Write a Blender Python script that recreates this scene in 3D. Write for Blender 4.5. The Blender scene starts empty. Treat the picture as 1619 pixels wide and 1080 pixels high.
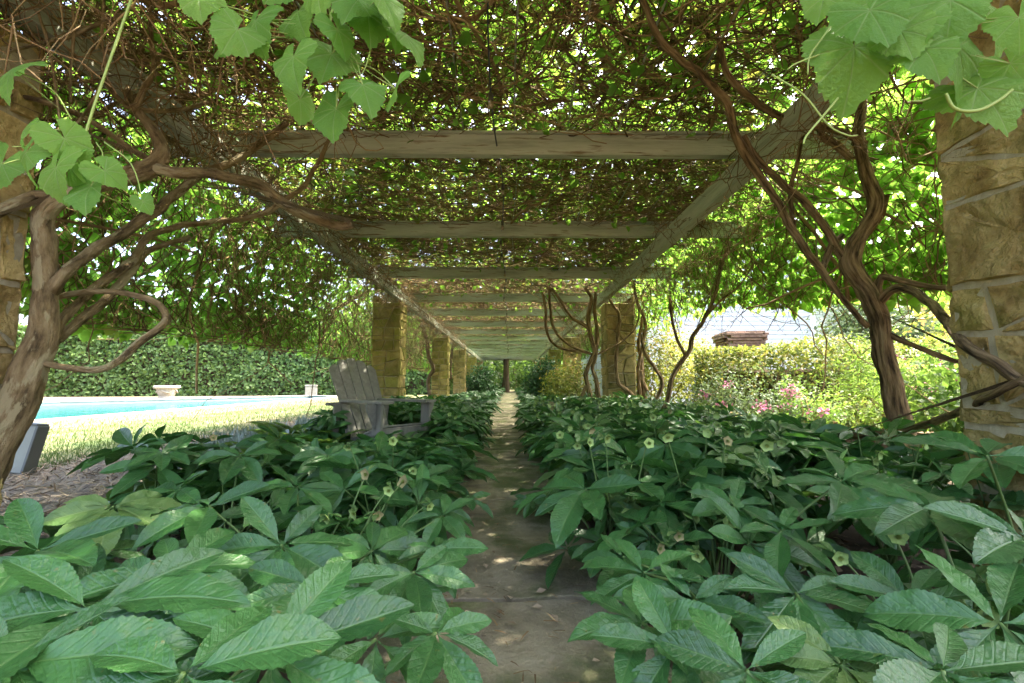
import bpy, bmesh, math, random
import numpy as np
from mathutils import Vector, Matrix, Euler, noise as mnoise
random.seed(7); rng = np.random.default_rng(11)
S = bpy.context.scene; COL = S.collection
PI = math.pi
# ------------------------------------------------------------------ camera, sky, sun, exposure
PITCH, YAW, FPX = math.radians(5.16), math.radians(.28), 720.0
EYE = np.array([0, 0, .8])
cd = bpy.data.cameras.new('camera'); cam = bpy.data.objects.new('camera', cd); COL.objects.link(cam)
cd.sensor_width = 36; cd.lens = 36*FPX/1619; cd.clip_start = .02; cd.clip_end = 600
cam.location = EYE; cam.rotation_euler = (PI/2+PITCH, 0, -YAW)
S.camera = cam
SUN_EL, SUN_AZ = math.radians(60), math.radians(66)      # azimuth clockwise from +Y
w = bpy.data.worlds.new('World'); S.world = w; w.use_nodes = True
nt = w.node_tree; bg = nt.nodes['Background']
sky = nt.nodes.new('ShaderNodeTexSky'); sky.sky_type = 'NISHITA'; sky.sun_disc = False
sky.sun_elevation = SUN_EL; sky.sun_rotation = SUN_AZ; sky.air_density = .8; sky.dust_density = 8.0; sky.ozone_density = .4
nt.links.new(sky.outputs[0], bg.inputs[0]); bg.inputs[1].default_value = .15
sl = bpy.data.lights.new('sun', 'SUN'); sl.energy = 2.0; sl.angle = math.radians(.6); sl.color = (1, .92, .76)
so = bpy.data.objects.new('sun', sl); COL.objects.link(so)
sd = Vector((math.sin(SUN_AZ)*math.cos(SUN_EL), math.cos(SUN_AZ)*math.cos(SUN_EL), math.sin(SUN_EL)))
so.rotation_euler = sd.to_track_quat('Z', 'Y').to_euler(); so.location = (20, -10, 30)
S.view_settings.view_transform = 'Standard'; S.view_settings.look = 'None'
S.view_settings.gamma = 1; S.view_settings.use_curve_mapping = False
S.view_settings.exposure = 3.75
S.render.engine = 'CYCLES'
S.cycles.use_denoising = True
S.cycles.max_bounces = 9; S.cycles.diffuse_bounces = 5; S.cycles.transmission_bounces = 6; S.cycles.glossy_bounces = 2
S.cycles.transparent_max_bounces = 4
S.cycles.caustics_reflective = False; S.cycles.caustics_refractive = False

# ------------------------------------------------------------------ sight lines: where a point of the photograph lies at a given real depth
_F = np.array([math.sin(YAW)*math.cos(PITCH), math.cos(YAW)*math.cos(PITCH), math.sin(PITCH)])
_R = np.array([math.cos(YAW), -math.sin(YAW), 0]); _U = np.cross(_R, _F)
def ray(u, v): return (u-809.5)/FPX*_R + (540-v)/FPX*_U + _F
def aY(u, v, Y): d = ray(u, v); return EYE + d*Y/d[1]
def aX(u, v, X): d = ray(u, v); return EYE + d*X/d[0]
def aZ(u, v, z): d = ray(u, v); return EYE + d*(z-.8)/d[2]

# ------------------------------------------------------------------ materials
def mat(name):
    m = bpy.data.materials.new(name); m.use_nodes = True
    n = m.node_tree.nodes; return m, n, m.node_tree.links, n['Principled BSDF']
def nd(n, t, **k):
    x = n.new('ShaderNode'+t)
    for a, b in k.items():
        if a in x.inputs: x.inputs[a].default_value = b
        else: setattr(x, a, b)
    return x
def ramp(n, stops):
    r = n.new('ShaderNodeValToRGB'); e = r.color_ramp.elements
    while len(e) < len(stops): e.new(.5)
    for el, (p, c) in zip(e, stops): el.position = p; el.color = (*c, 1)
    return r
def mth(n, l, op, a, b=None, c=None):
    x = n.new('ShaderNodeMath'); x.operation = op
    for i, s in enumerate((a, b, c)):
        if s is None: continue
        if isinstance(s, (int, float)): x.inputs[i].default_value = s
        else: l.new(s, x.inputs[i])
    return x.outputs[0]
def mixc(n, l, f, a, b, mode='MIX'):
    x = n.new('ShaderNodeMix'); x.data_type = 'RGBA'; x.blend_type = mode
    for s, i in ((f, 0), (a, 6), (b, 7)):
        if isinstance(s, (int, float)): x.inputs[i].default_value = s
        elif isinstance(s, tuple): x.inputs[i].default_value = (*s, 1)
        else: l.new(s, x.inputs[i])
    return x.outputs[2]
def noisy(name, stops, scale=6, rough=.8, bump=.3, detail=8, coord='Object', stretch=(1, 1, 1), bscale=None, second=None, rnd=0., bdist=.02, spec=.3):
    m, n, l, p = mat(name)
    if coord == 'bark':
        tc = nd(n, 'Attribute', attribute_name='barkco'); co = tc.outputs['Vector']
    else:
        tc = n.new('ShaderNodeTexCoord'); co = tc.outputs[coord]
    mp = n.new('ShaderNodeMapping'); mp.inputs['Scale'].default_value = stretch; l.new(co, mp.inputs['Vector'])
    if rnd:
        oi = n.new('ShaderNodeObjectInfo'); off = mth(n, l, 'MULTIPLY', oi.outputs['Random'], 37.)
        cb = n.new('ShaderNodeCombineXYZ')
        for i in range(3): l.new(off, cb.inputs[i])
        l.new(cb.outputs[0], mp.inputs['Location'])
    nz = nd(n, 'TexNoise', Scale=scale, Detail=detail, Roughness=.62); l.new(mp.outputs[0], nz.inputs['Vector'])
    r = ramp(n, stops); l.new(nz.outputs[0], r.inputs[0]); c = r.outputs[0]
    if second:
        sc, lo, hi, col = second
        n2 = nd(n, 'TexNoise', Scale=sc, Detail=6., Roughness=.6); l.new(mp.outputs[0], n2.inputs['Vector'])
        mr = nd(n, 'MapRange'); mr.inputs[1].default_value = lo; mr.inputs[2].default_value = hi; l.new(n2.outputs[0], mr.inputs[0])
        c = mixc(n, l, mr.outputs[0], c, col)
    if rnd:
        v = mth(n, l, 'MULTIPLY_ADD', oi.outputs['Random'], rnd, 1-rnd/2)
        hs = n.new('ShaderNodeHueSaturation'); l.new(c, hs.inputs['Color']); l.new(v, hs.inputs['Value']); c = hs.outputs[0]
    l.new(c, p.inputs['Base Color']); p.inputs['Roughness'].default_value = rough; p.inputs['Specular IOR Level'].default_value = spec
    if bump:
        nb = nd(n, 'TexNoise', Scale=bscale or scale*4, Detail=8., Roughness=.65); l.new(mp.outputs[0], nb.inputs['Vector'])
        b = nd(n, 'Bump', Strength=bump, Distance=bdist); l.new(nb.outputs[0], b.inputs['Height']); l.new(b.outputs[0], p.inputs['Normal'])
    return m
def leafmat(name, ca, cb, tr, tf=.45, rough=.5, third=None, spec=.3):
    """leaf masses: each leaf has its own value of 'var'"""
    m, n, l, p = mat(name); out = n['Material Output']
    at = nd(n, 'Attribute', attribute_name='var')
    st = [(0, ca), (.75, cb)]
    if third: st = [(0, ca), (.7, cb), (.9, third)]
    r = ramp(n, st); l.new(at.outputs['Fac'], r.inputs[0]); l.new(r.outputs[0], p.inputs['Base Color'])
    p.inputs['Roughness'].default_value = rough; p.inputs['Specular IOR Level'].default_value = spec
    t = nd(n, 'BsdfTranslucent')
    tst = [(0, tuple(.6*x for x in tr)), (.75, tr)]
    if third: tst = [(0, tuple(.6*x for x in tr)), (.7, tr), (.9, tuple(min(.6, 1.4*x) for x in third))]
    r2 = ramp(n, tst); l.new(at.outputs['Fac'], r2.inputs[0]); l.new(r2.outputs[0], t.inputs[0])
    mx = nd(n, 'MixShader', Fac=tf); l.new(p.outputs[0], mx.inputs[1]); l.new(t.outputs[0], mx.inputs[2]); l.new(mx.outputs[0], out.inputs[0])
    return m
def plain(name, c, rough=.6, spec=.3):
    m, n, l, p = mat(name); p.inputs['Base Color'].default_value = (*c, 1); p.inputs['Roughness'].default_value = rough; p.inputs['Specular IOR Level'].default_value = spec
    return m
def veined(name, ca, cb, vein, tr, tf, rough, grape=False, blotch=(.17, .13, .03), spec=.45):
    """large single leaves: midrib and lateral veins from the leaf's own UV, quilted relief"""
    m, n, l, p = mat(name); out = n['Material Output']
    uv = n.new('ShaderNodeUVMap'); sx = n.new('ShaderNodeSeparateXYZ'); l.new(uv.outputs[0], sx.inputs[0])
    oi = n.new('ShaderNodeObjectInfo'); rnd = oi.outputs['Random']
    if grape:
        x = mth(n, l, 'SUBTRACT', sx.outputs[0], .5); y = mth(n, l, 'SUBTRACT', sx.outputs[1], .5)
        ang = mth(n, l, 'ARCTAN2', x, y)
        r_ = mth(n, l, 'SQRT', mth(n, l, 'ADD', mth(n, l, 'MULTIPLY', x, x), mth(n, l, 'MULTIPLY', y, y)))
        pp = mth(n, l, 'PINGPONG', ang, .38)
        d = mth(n, l, 'MULTIPLY', pp, r_)
        mid = nd(n, 'MapRange'); mid.inputs[1].default_value = .011; mid.inputs[2].default_value = .002; l.new(d, mid.inputs[0])
        lat = mth(n, l, 'PINGPONG', mth(n, l, 'MULTIPLY', mth(n, l, 'SUBTRACT', r_, mth(n, l, 'MULTIPLY', d, 1.0)), 13.), .5)
        lats = nd(n, 'MapRange'); lats.inputs[1].default_value = .1; lats.inputs[2].default_value = .0; l.new(lat, lats.inputs[0])
    else:
        a = mth(n, l, 'ABSOLUTE', mth(n, l, 'MULTIPLY_ADD', sx.outputs[1], 2., -1.))
        mid = nd(n, 'MapRange'); mid.inputs[1].default_value = .09; mid.inputs[2].default_value = .02; l.new(a, mid.inputs[0])
        lat = mth(n, l, 'PINGPONG', mth(n, l, 'MULTIPLY', mth(n, l, 'SUBTRACT', sx.outputs[0], mth(n, l, 'MULTIPLY', a, .17)), 10.), .5)
        lats = nd(n, 'MapRange'); lats.inputs[1].default_value = .16; lats.inputs[2].default_value = .0; l.new(lat, lats.inputs[0])
    tc = n.new('ShaderNodeTexCoord'); vo = nd(n, 'VectorMath', operation='ADD'); l.new(tc.outputs['Object'], vo.inputs[0])
    cb3 = n.new('ShaderNodeCombineXYZ'); k = mth(n, l, 'MULTIPLY', rnd, 51.)
    for i in range(3): l.new(k, cb3.inputs[i])
    l.new(cb3.outputs[0], vo.inputs[1])
    nz = nd(n, 'TexNoise', Scale=5., Detail=5., Roughness=.6); l.new(vo.outputs[0], nz.inputs['Vector'])
    fac = mth(n, l, 'ADD', mth(n, l, 'MULTIPLY', nz.outputs[0], .6), mth(n, l, 'MULTIPLY', rnd, .5))
    r = ramp(n, [(.15, ca), (.85, cb)]); l.new(fac, r.inputs[0])
    c = mixc(n, l, mth(n, l, 'MULTIPLY', lats.outputs[0], .09), r.outputs[0], vein)
    c = mixc(n, l, mth(n, l, 'MULTIPLY', mid.outputs[0], .5), c, vein)
    n3 = nd(n, 'TexNoise', Scale=9. if not grape else 6., Detail=7., Roughness=.7); l.new(vo.outputs[0], n3.inputs['Vector'])
    mr = nd(n, 'MapRange'); mr.inputs[1].default_value = .63; mr.inputs[2].default_value = .70; l.new(n3.outputs[0], mr.inputs[0])
    c = mixc(n, l, mth(n, l, 'MULTIPLY', mr.outputs[0], .75), c, blotch)
    l.new(c, p.inputs['Base Color']); p.inputs['Specular IOR Level'].default_value = spec
    rr = mth(n, l, 'MULTIPLY_ADD', nz.outputs[0], .25, rough-.12); l.new(rr, p.inputs['Roughness'])
    nb = nd(n, 'TexNoise', Scale=22. if grape else 13., Detail=3.); l.new(vo.outputs[0], nb.inputs['Vector'])
    h = mth(n, l, 'SUBTRACT', mth(n, l, 'MULTIPLY', nb.outputs[0], .8), mth(n, l, 'ADD', mth(n, l, 'MULTIPLY', lats.outputs[0], .12), mth(n, l, 'MULTIPLY', mid.outputs[0], .6)))
    b = nd(n, 'Bump', Strength=.4, Distance=.015 if not grape else .03); l.new(h, b.inputs['Height']); l.new(b.outputs[0], p.inputs['Normal'])
    t = nd(n, 'BsdfTranslucent'); tt = mixc(n, l, mth(n, l, 'MULTIPLY', mid.outputs[0], .5), tr, vein); l.new(tt, t.inputs[0])
    mx = nd(n, 'MixShader', Fac=tf); l.new(p.outputs[0], mx.inputs[1]); l.new(t.outputs[0], mx.inputs[2]); l.new(mx.outputs[0], out.inputs[0])
    return m

M = {}
M['soil'] = noisy('soil', [(.3, (.035, .024, .015)), (.7, (.10, .07, .045))], 9, .95, .6)
M['lawn'] = noisy('lawn', [(.35, (.045, .08, .018)), (.62, (.085, .09, .03))], 1.4, .95, .5, bscale=60, second=(.35, .45, .62, (.17, .145, .08)))
M['deck'] = noisy('dry_strip', [(.3, (.105, .085, .052)), (.7, (.155, .125, .08))], 3, .9, .3, bscale=50)
M['mulch'] = noisy('pine_straw', [(.3, (.15, .12, .09)), (.7, (.34, .29, .23))], 16, .95, .8, bscale=90)
M['straw'] = leafmat('straw_needle', (.15, .10, .06), (.38, .30, .21), (.05, .04, .03), .1, .8)
M['flag'] = noisy('flagstone', [(.3, (.09, .077, .05)), (.46, (.205, .175, .118)), (.56, (.275, .24, .165)), (.7, (.35, .31, .225))], 4.2, .85, .8, bscale=55, second=(2.3, .48, .6, (.11, .125, .05)), rnd=.35, detail=12, coord='Object')
M['mortar'] = noisy('mortar', [(.3, (.30, .26, .16)), (.7, (.48, .43, .30))], 14, .95, .6, bscale=60)
M['stone'] = noisy('sandstone', [(.22, (.11, .085, .035)), (.45, (.29, .225, .10)), (.6, (.36, .27, .115)), (.8, (.46, .38, .21))], 4.2, .9, .75, bscale=17, second=(2.6, .52, .66, (.10, .10, .03)), rnd=.5, bdist=.03)
M['bigstone'] = noisy('rough_sandstone', [(.28, (.15, .095, .03)), (.42, (.37, .26, .09)), (.52, (.50, .38, .155)), (.62, (.55, .42, .17)), (.75, (.60, .51, .27))], 5.5, .95, 1.0, bscale=16, second=(3.2, .52, .64, (.26, .22, .06)), rnd=.4, bdist=.06, detail=12)
M['stone2'] = noisy('mossy_sandstone', [(.22, (.09, .075, .025)), (.5, (.30, .24, .085)), (.75, (.43, .36, .16))], 4.5, .92, .8, bscale=15, second=(3., .47, .6, (.21, .20, .045)), rnd=.5, bdist=.03)
M['paint'] = noisy('weathered_paint', [(.3, (.22, .24, .18)), (.45, (.35, .38, .30)), (.6, (.42, .45, .36)), (.75, (.50, .52, .43))], 2.6, .75, .5, bscale=16, second=(5., .56, .66, (.17, .13, .07)), stretch=(.5, 5, 5), detail=12)
M['greychair'] = noisy('grey_wood_paint', [(.3, (.125, .122, .098)), (.7, (.205, .20, .168))], 3, .65, .2, stretch=(6, 6, 1), bscale=12)
M['wire'] = plain('grey_wire', (.28, .28, .25), .5)
M['bark'] = noisy('vine_bark', [(.36, (.04, .025, .012)), (.5, (.21, .14, .07)), (.64, (.40, .285, .155))], 42, .95, 1.0, coord='bark', stretch=(1, 1, .12), bscale=55, bdist=.05)
M['palebark'] = noisy('mottled_bark', [(.34, (.08, .055, .025)), (.5, (.26, .185, .09)), (.66, (.39, .30, .165))], 24, .95, 1., coord='bark', stretch=(1, 1, .3), bscale=60, second=(9., .55, .58, (.42, .35, .20)), bdist=.04)
M['twig'] = leafmat('twig', (.065, .042, .02), (.24, .155, .075), (.02, .015, .01), .0, .9, third=(.36, .26, .135))
M['branch'] = noisy('branch_bark', [(.3, (.05, .033, .018)), (.7, (.17, .12, .07))], 30, .9, .8, coord='bark', stretch=(1, 1, .2))
M['canopy'] = leafmat('vine_leaf', (.04, .09, .018), (.085, .16, .03), (.22, .42, .045), .58, .55, third=(.16, .17, .03))
M['sideleaf'] = leafmat('side_vine_leaf', (.045, .11, .02), (.09, .19, .035), (.27, .52, .06), .6, .5, third=(.14, .20, .04))
M['hedge'] = leafmat('clipped_hedge_leaf', (.055, .115, .028), (.135, .22, .06), (.18, .31, .055), .37, .45, spec=.4)
M['hedge2'] = leafmat('loose_hedge_leaf', (.045, .075, .015), (.10, .135, .03), (.18, .23, .035), .4, .5, third=(.20, .18, .04))
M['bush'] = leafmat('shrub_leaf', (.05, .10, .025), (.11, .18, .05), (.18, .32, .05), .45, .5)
M['golden'] = leafmat('golden_leaf', (.08, .13, .03), (.20, .22, .05), (.30, .34, .05), .45, .5, third=(.42, .26, .09))
M['dark'] = leafmat('dark_shrub_leaf', (.02, .06, .025), (.05, .12, .05), (.06, .14, .04), .35, .45)
M['silver'] = leafmat('silver_leaf', (.16, .21, .185), (.36, .42, .39), (.12, .16, .1), .25, .6)
M['grass'] = leafmat('grass_blade', (.035, .085, .016), (.075, .115, .026), (.09, .14, .025), .35, .6, third=(.13, .115, .05))
M['tree'] = leafmat('tree_leaf', (.035, .075, .022), (.08, .13, .04), (.14, .24, .04), .45, .5)
M['conif'] = leafmat('needle_leaf', (.04, .075, .035), (.09, .13, .06), (.1, .15, .05), .3, .6)
M['fern'] = leafmat('fern_leaf', (.09, .17, .035), (.15, .25, .05), (.25, .4, .06), .5, .5)
M['greyleaf'] = leafmat('grey_green_leaf', (.06, .10, .05), (.13, .18, .11), (.15, .22, .07), .35, .55)
M['pink'] = leafmat('pink_petal', (.40, .10, .20), (.55, .26, .36), (.4, .15, .25), .35, .6)
M['hell'] = veined('hellebore_leaf', (.013, .056, .015), (.050, .148, .036), (.10, .20, .055), (.07, .21, .03), .2, .36, spec=.5)
M['hellpale'] = veined('young_hellebore_leaf', (.06, .13, .035), (.11, .19, .05), (.20, .28, .1), (.12, .24, .04), .3, .45)
M['hellfar'] = leafmat('hellebore_leaf_far', (.016, .055, .02), (.05, .12, .04), (.05, .15, .03), .2, .42, spec=.4)
M['stalk'] = plain('green_stalk', (.085, .145, .04), .5)
M['petal'] = noisy('pale_green_sepal', [(.3, (.21, .33, .08)), (.7, (.34, .43, .15))], 30, .6, .1, rnd=.3)
M['petaldry'] = noisy('faded_sepal', [(.3, (.24, .20, .08)), (.7, (.36, .32, .15))], 30, .7, .2, rnd=.3)
M['grape'] = veined('grape_leaf', (.09, .22, .03), (.20, .35, .05), (.34, .46, .18), (.26, .50, .09), .5, .42, grape=True, blotch=(.25, .2, .05), spec=.35)
M['tendril'] = plain('tendril', (.26, .33, .08), .5)
M['water'], n, l, p = mat('pool_water')
p.inputs['Specular IOR Level'].default_value = .12; p.inputs['Base Color'].default_value = (.007, .075, .08, 1); p.inputs['Roughness'].default_value = .08; p.inputs['IOR'].default_value = 1.16
tc = n.new('ShaderNodeTexCoord'); nz = nd(n, 'TexNoise', Scale=2.2, Detail=3.); l.new(tc.outputs['Object'], nz.inputs['Vector'])
b = nd(n, 'Bump', Strength=.35, Distance=.05); l.new(nz.outputs[0], b.inputs['Height']); l.new(b.outputs[0], p.inputs['Normal'])
M['coping'] = noisy('pale_coping', [(.3, (.19, .18, .15)), (.7, (.26, .245, .21))], 5, .8, .2, rnd=.15)
M['poolwall'] = noisy('pool_plaster', [(.3, (.22, .27, .27)), (.7, (.28, .33, .32))], 4, .6, .05)
M['urn'] = noisy('cast_stone', [(.3, (.25, .23, .18)), (.7, (.38, .355, .30))], 12, .85, .4)
M['siding'] = noisy('white_siding', [(.3, (.48, .51, .53)), (.7, (.55, .58, .60))], 2, .6, .05, stretch=(1, 1, 3))
M['white'] = plain('white_trim', (.7, .73, .74), .6)
M['roof'] = noisy('grey_shingle', [(.3, (.10, .10, .10)), (.7, (.2, .2, .19))], 12, .9, .4)
M['glass'] = plain('dark_window', (.03, .04, .05), .08, .6)
M['brick'] = noisy('old_brick', [(.3, (.13, .075, .05)), (.6, (.21, .14, .10)), (.8, (.32, .26, .20))], 14, .9, .5, rnd=.5)
M['boxgrey'] = noisy('grey_metal', [(.3, (.24, .255, .225)), (.7, (.30, .315, .28))], 3, .5, .06)
M['boxedge'] = plain('dark_grey_rim', (.13, .14, .14), .45)
M['cable'] = plain('dark_cable', (.03, .035, .05), .5)
M['bulb'] = plain('clear_bulb', (.22, .18, .10), .12, .6)
M['socket'] = plain('bulb_socket', (.05, .045, .035), .6)
M['wood'] = noisy('tree_bark', [(.3, (.06, .042, .027)), (.7, (.17, .125, .085))], 7, .95, .9, stretch=(1, 1, .2), bdist=.04)

# ------------------------------------------------------------------ mesh helpers
def link(name, me, parent=None, m=None, loc=None, mw=None):
    o = bpy.data.objects.new(name, me); COL.objects.link(o)
    if m is not None and me is not None and not me.materials:
        me.materials.append(M[m] if isinstance(m, str) else m)
    if parent is not None: o.parent = parent
    if mw is not None: o.matrix_basis = mw
    elif loc is not None: o.location = loc
    return o
def tag(o, label=None, cat=None, group=None, kind=None):
    if label: o['label'] = label
    if cat: o['category'] = cat
    if group: o['group'] = group
    if kind: o['kind'] = kind
    return o
def thing(name, label, cat, loc=(0, 0, 0), rotz=0, group=None):
    o = link(name, None, loc=loc); o.rotation_euler = (0, 0, rotz); o.empty_display_size = .1
    return tag(o, label, cat, group)
def npmesh(name, v, f, var=None, uv=None, bark=None, smooth=False):
    """v (N,3); f (F,3) or (F,4)"""
    v = np.asarray(v, np.float32).reshape(-1, 3); f = np.asarray(f, np.int32); k = f.shape[1]
    me = bpy.data.meshes.new(name); me.vertices.add(len(v)); me.vertices.foreach_set('co', v.ravel())
    me.loops.add(f.size); me.loops.foreach_set('vertex_index', f.ravel())
    me.polygons.add(len(f)); me.polygons.foreach_set('loop_start', np.arange(0, f.size, k, dtype=np.int32))
    me.polygons.foreach_set('use_smooth', np.full(len(f), bool(smooth)))
    me.update(calc_edges=True)
    if var is not None:
        a = me.attributes.new('var', 'FLOAT', 'POINT'); a.data.foreach_set('value', np.asarray(var, np.float32).ravel())
    if bark is not None:
        a = me.attributes.new('barkco', 'FLOAT_VECTOR', 'POINT'); a.data.foreach_set('vector', np.asarray(bark, np.float32).ravel())
    if uv is not None:
        u = me.uv_layers.new(name='UVMap'); u.data.foreach_set('uv', np.asarray(uv, np.float32)[f.ravel()].ravel())
    return me
def nrm(a): return a/np.maximum(np.linalg.norm(a, axis=-1, keepdims=True), 1e-9)
def frames(normal, tip):
    z = nrm(normal); y = tip-z*(tip*z).sum(-1, keepdims=True); y = nrm(y); x = np.cross(y, z)
    return np.stack([x, y, z], -1)
LT = {}
LT['grape'] = (np.array([[0, .38, .04], [0, 0, 0], [.34, -.1, -.02], [.52, .28, -.06], [.36, .62, -.04], [0, 1, -.1], [-.36, .62, -.04], [-.52, .28, -.06], [-.34, -.1, -.02]], float),
               np.array([[0, 1, 2], [0, 2, 3], [0, 3, 4], [0, 4, 5], [0, 5, 6], [0, 6, 7], [0, 7, 8], [0, 8, 1]]))
LT['oval'] = (np.array([[0, 0, 0], [.28, .45, .06], [0, 1, -.08], [-.28, .45, .06], [0, .5, 0]], float), np.array([[0, 1, 4], [1, 2, 4], [0, 4, 3], [4, 2, 3]]))
LT['quad'] = (np.array([[0, 0, 0], [.36, .5, .05], [0, 1, -.06], [-.36, .5, .05]], float), np.array([[0, 1, 2], [0, 2, 3]]))
LT['blade'] = (np.array([[-.05, 0, 0], [.05, 0, 0], [.04, .55, .05], [-.04, .55, .05], [0, 1, .0]], float), np.array([[0, 1, 2], [0, 2, 3], [3, 2, 4]]))
def leaves(name, pos, normal, tip, size, tpl='grape', var=None):
    tv, tf = LT[tpl]; N = len(pos); R = frames(normal, tip)
    v = pos[:, None, :] + np.einsum('nij,tj->nti', R, tv)*np.asarray(size).reshape(-1, 1, 1)
    f = (tf[None]+np.arange(N)[:, None, None]*len(tv)).reshape(-1, 3)
    if var is None: var = rng.random(N)
    return npmesh(name, v.reshape(-1, 3), f, np.repeat(var, len(tv)))
def tubes(name, P, Rd, sides=3, var=None):
    """P (N,K,3), Rd (N,K)"""
    N, K, _ = P.shape; T = np.gradient(P, axis=1); T = nrm(T)
    ref = np.where(np.abs(T[..., 2:3]) > .9, np.array([1., 0, 0]), np.array([0, 0, 1.]))
    a = nrm(np.cross(T, ref)); b = np.cross(T, a)
    th = np.arange(sides)/sides*2*PI
    v = P[:, :, None, :] + Rd[:, :, None, None]*(np.cos(th)[None, None, :, None]*a[:, :, None, :]+np.sin(th)[None, None, :, None]*b[:, :, None, :])
    i = np.arange(K-1)[:, None]*sides; j = np.arange(sides)[None, :]; j2 = (j+1) % sides
    q = np.stack([i+j, i+j2, i+sides+j2, i+sides+j], -1).reshape(-1, 4)
    f = (q[None]+np.arange(N)[:, None, None]*K*sides).reshape(-1, 4)
    if var is None: var = rng.random(N)
    return npmesh(name, v.reshape(-1, 3), f, np.repeat(var, K*sides), smooth=True)
def spline(pts, n):
    p = np.asarray(pts, float); p = np.vstack([2*p[0]-p[1], p, 2*p[-1]-p[-2]]); out = []
    for i in range(1, len(p)-2):
        for t in np.linspace(0, 1, n, endpoint=False):
            a, b, c, d = p[i-1:i+3]
            out.append(.5*((2*b)+(c-a)*t+(2*a-5*b+4*c-d)*t*t+(3*b-a-3*c+d)*t**3))
    out.append(p[-2]); return np.array(out)
def limb(name, pts, sides=12, n=6, lump=.16, seed=0, wig=0.):
    """pts: (x,y,z,r) -> one bark tube with lumps, ridges and closed ends; 'barkco' runs round and along"""
    s = spline(pts, n); P = s[:, :3].copy(); r = np.maximum(s[:, 3], .001)
    if wig:
        for i, q in enumerate(P):
            P[i] += np.array(mnoise.noise_vector(Vector(q*6+seed)))*wig
    K = len(P); T = nrm(np.gradient(P, axis=0)); L = np.concatenate([[0], np.cumsum(np.linalg.norm(np.diff(P, axis=0), axis=1))])
    a = np.cross(T[0], [0, 0, 1.] if abs(T[0][2]) < .9 else [1., 0, 0]); a /= np.linalg.norm(a); V = []; B = []
    for k in range(K):
        a = a-T[k]*a.dot(T[k]); a /= np.linalg.norm(a); b = np.cross(T[k], a)
        for j in range(sides):
            th = j/sides*2*PI; rr = r[k]
            q = Vector((math.cos(th)*1.3, math.sin(th)*1.3, L[k]*5/max(.3, r[0]*10)+seed))
            rr *= 1+lump*(mnoise.noise(q)+.7*mnoise.noise(q*2.3)+.45*mnoise.noise(q*5.1)) + lump*.35*math.sin(3*th+L[k]*4+seed)
            V.append(P[k]+rr*(math.cos(th)*a+math.sin(th)*b)); B.append((math.cos(th)*r[k], math.sin(th)*r[k], L[k]+seed))
    V += [P[0], P[-1]]; B += [(0, 0, L[0]), (0, 0, L[-1])]; f = []
    for k in range(K-1):
        for j in range(sides):
            j2 = (j+1) % sides; f.append((k*sides+j, k*sides+j2, (k+1)*sides+j2, (k+1)*sides+j))
    c0, c1 = K*sides, K*sides+1
    for j in range(0, sides, 2):
        f.append((c0, (j+2) % sides, j+1, j)); f.append((c1, (K-1)*sides+j, (K-1)*sides+j+1, (K-1)*sides+(j+2) % sides))
    return npmesh(name, V, f, bark=B, smooth=True)
def box_me(name, x0, x1, y0, y1, z0, z1, bev=.004, seg=1, sub=0):
    bm = bmesh.new(); bmesh.ops.create_cube(bm, size=1)
    for v in bm.verts: v.co = Vector(((x0+x1)/2+v.co.x*(x1-x0), (y0+y1)/2+v.co.y*(y1-y0), (z0+z1)/2+v.co.z*(z1-z0)))
    if bev: bmesh.ops.bevel(bm, geom=bm.edges[:], offset=bev, segments=seg, affect='EDGES')
    me = bpy.data.meshes.new(name); bm.to_mesh(me); bm.free(); return me
def prism_me(name, poly, z0, z1, bev=.006):
    bm = bmesh.new(); vs = [bm.verts.new((x, y, z0)) for x, y in poly]; f = bm.faces.new(vs)
    ex = bmesh.ops.extrude_face_region(bm, geom=[f])
    for v in ex['geom']:
        if isinstance(v, bmesh.types.BMVert): v.co.z = z1
    bmesh.ops.recalc_face_normals(bm, faces=bm.faces[:])
    if bev: bmesh.ops.bevel(bm, geom=[e for e in bm.edges if all(v.co.z > (z0+z1)/2 for v in e.verts)] if z1 > z0 else bm.edges[:], offset=bev, segments=1, affect='EDGES')
    me = bpy.data.meshes.new(name); bm.to_mesh(me); bm.free(); return me
def sheet_me(name, outer, hole=None, z=0):
    bm = bmesh.new(); ed = []
    for loop in (outer, hole):
        if not loop: continue
        vs = [bm.verts.new((x, y, z)) for x, y in loop]
        ed += [bm.edges.new((vs[i], vs[(i+1) % len(vs)])) for i in range(len(vs))]
    bmesh.ops.triangle_fill(bm, edges=ed, use_beauty=True)
    bmesh.ops.recalc_face_normals(bm, faces=bm.faces[:])
    if bm.faces and sum(f.normal.z for f in bm.faces) < 0: bmesh.ops.reverse_faces(bm, faces=bm.faces[:])
    me = bpy.data.meshes.new(name); bm.to_mesh(me); bm.free(); return me
def gauss(n, k=3): return rng.normal(size=(n, k))

# ------------------------------------------------------------------ ground, lawn, mulch, path
POOL = [(-9.7, 5.), (-9.5, 25.5), (-12, 27.5), (-19.5, 18.5), (-24, 13.1), (-24, 5.)]
tag(link('ground', sheet_me('ground', [(-220, -120), (220, -120), (220, 300), (-220, 300)], POOL, 0), m='soil'), kind='structure')
edge = [(-4.25+.12*math.sin(y*.9)+.05*math.sin(y*3.1), y) for y in np.arange(-8, 60, .5)]
tag(link('lawn', sheet_me('lawn', [(-90, -8)]+edge+[(-4.2, 110), (-90, 110)], POOL, .006), m='lawn'), kind='structure')
tag(link('dry_turf', sheet_me('dry_turf', [(-9.1, -8), (-7.6, -8), (-7.9, 6), (-7.6, 12), (-7.7, 26), (-7, 33), (-30, 33), (-40, 20), (-40, -8), (-25, -8), (-25, 13.6), (-19.8, 19.2), (-12.2, 28.2), (-9.1, 26)], None, .011), m='deck'), kind='structure')
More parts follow.
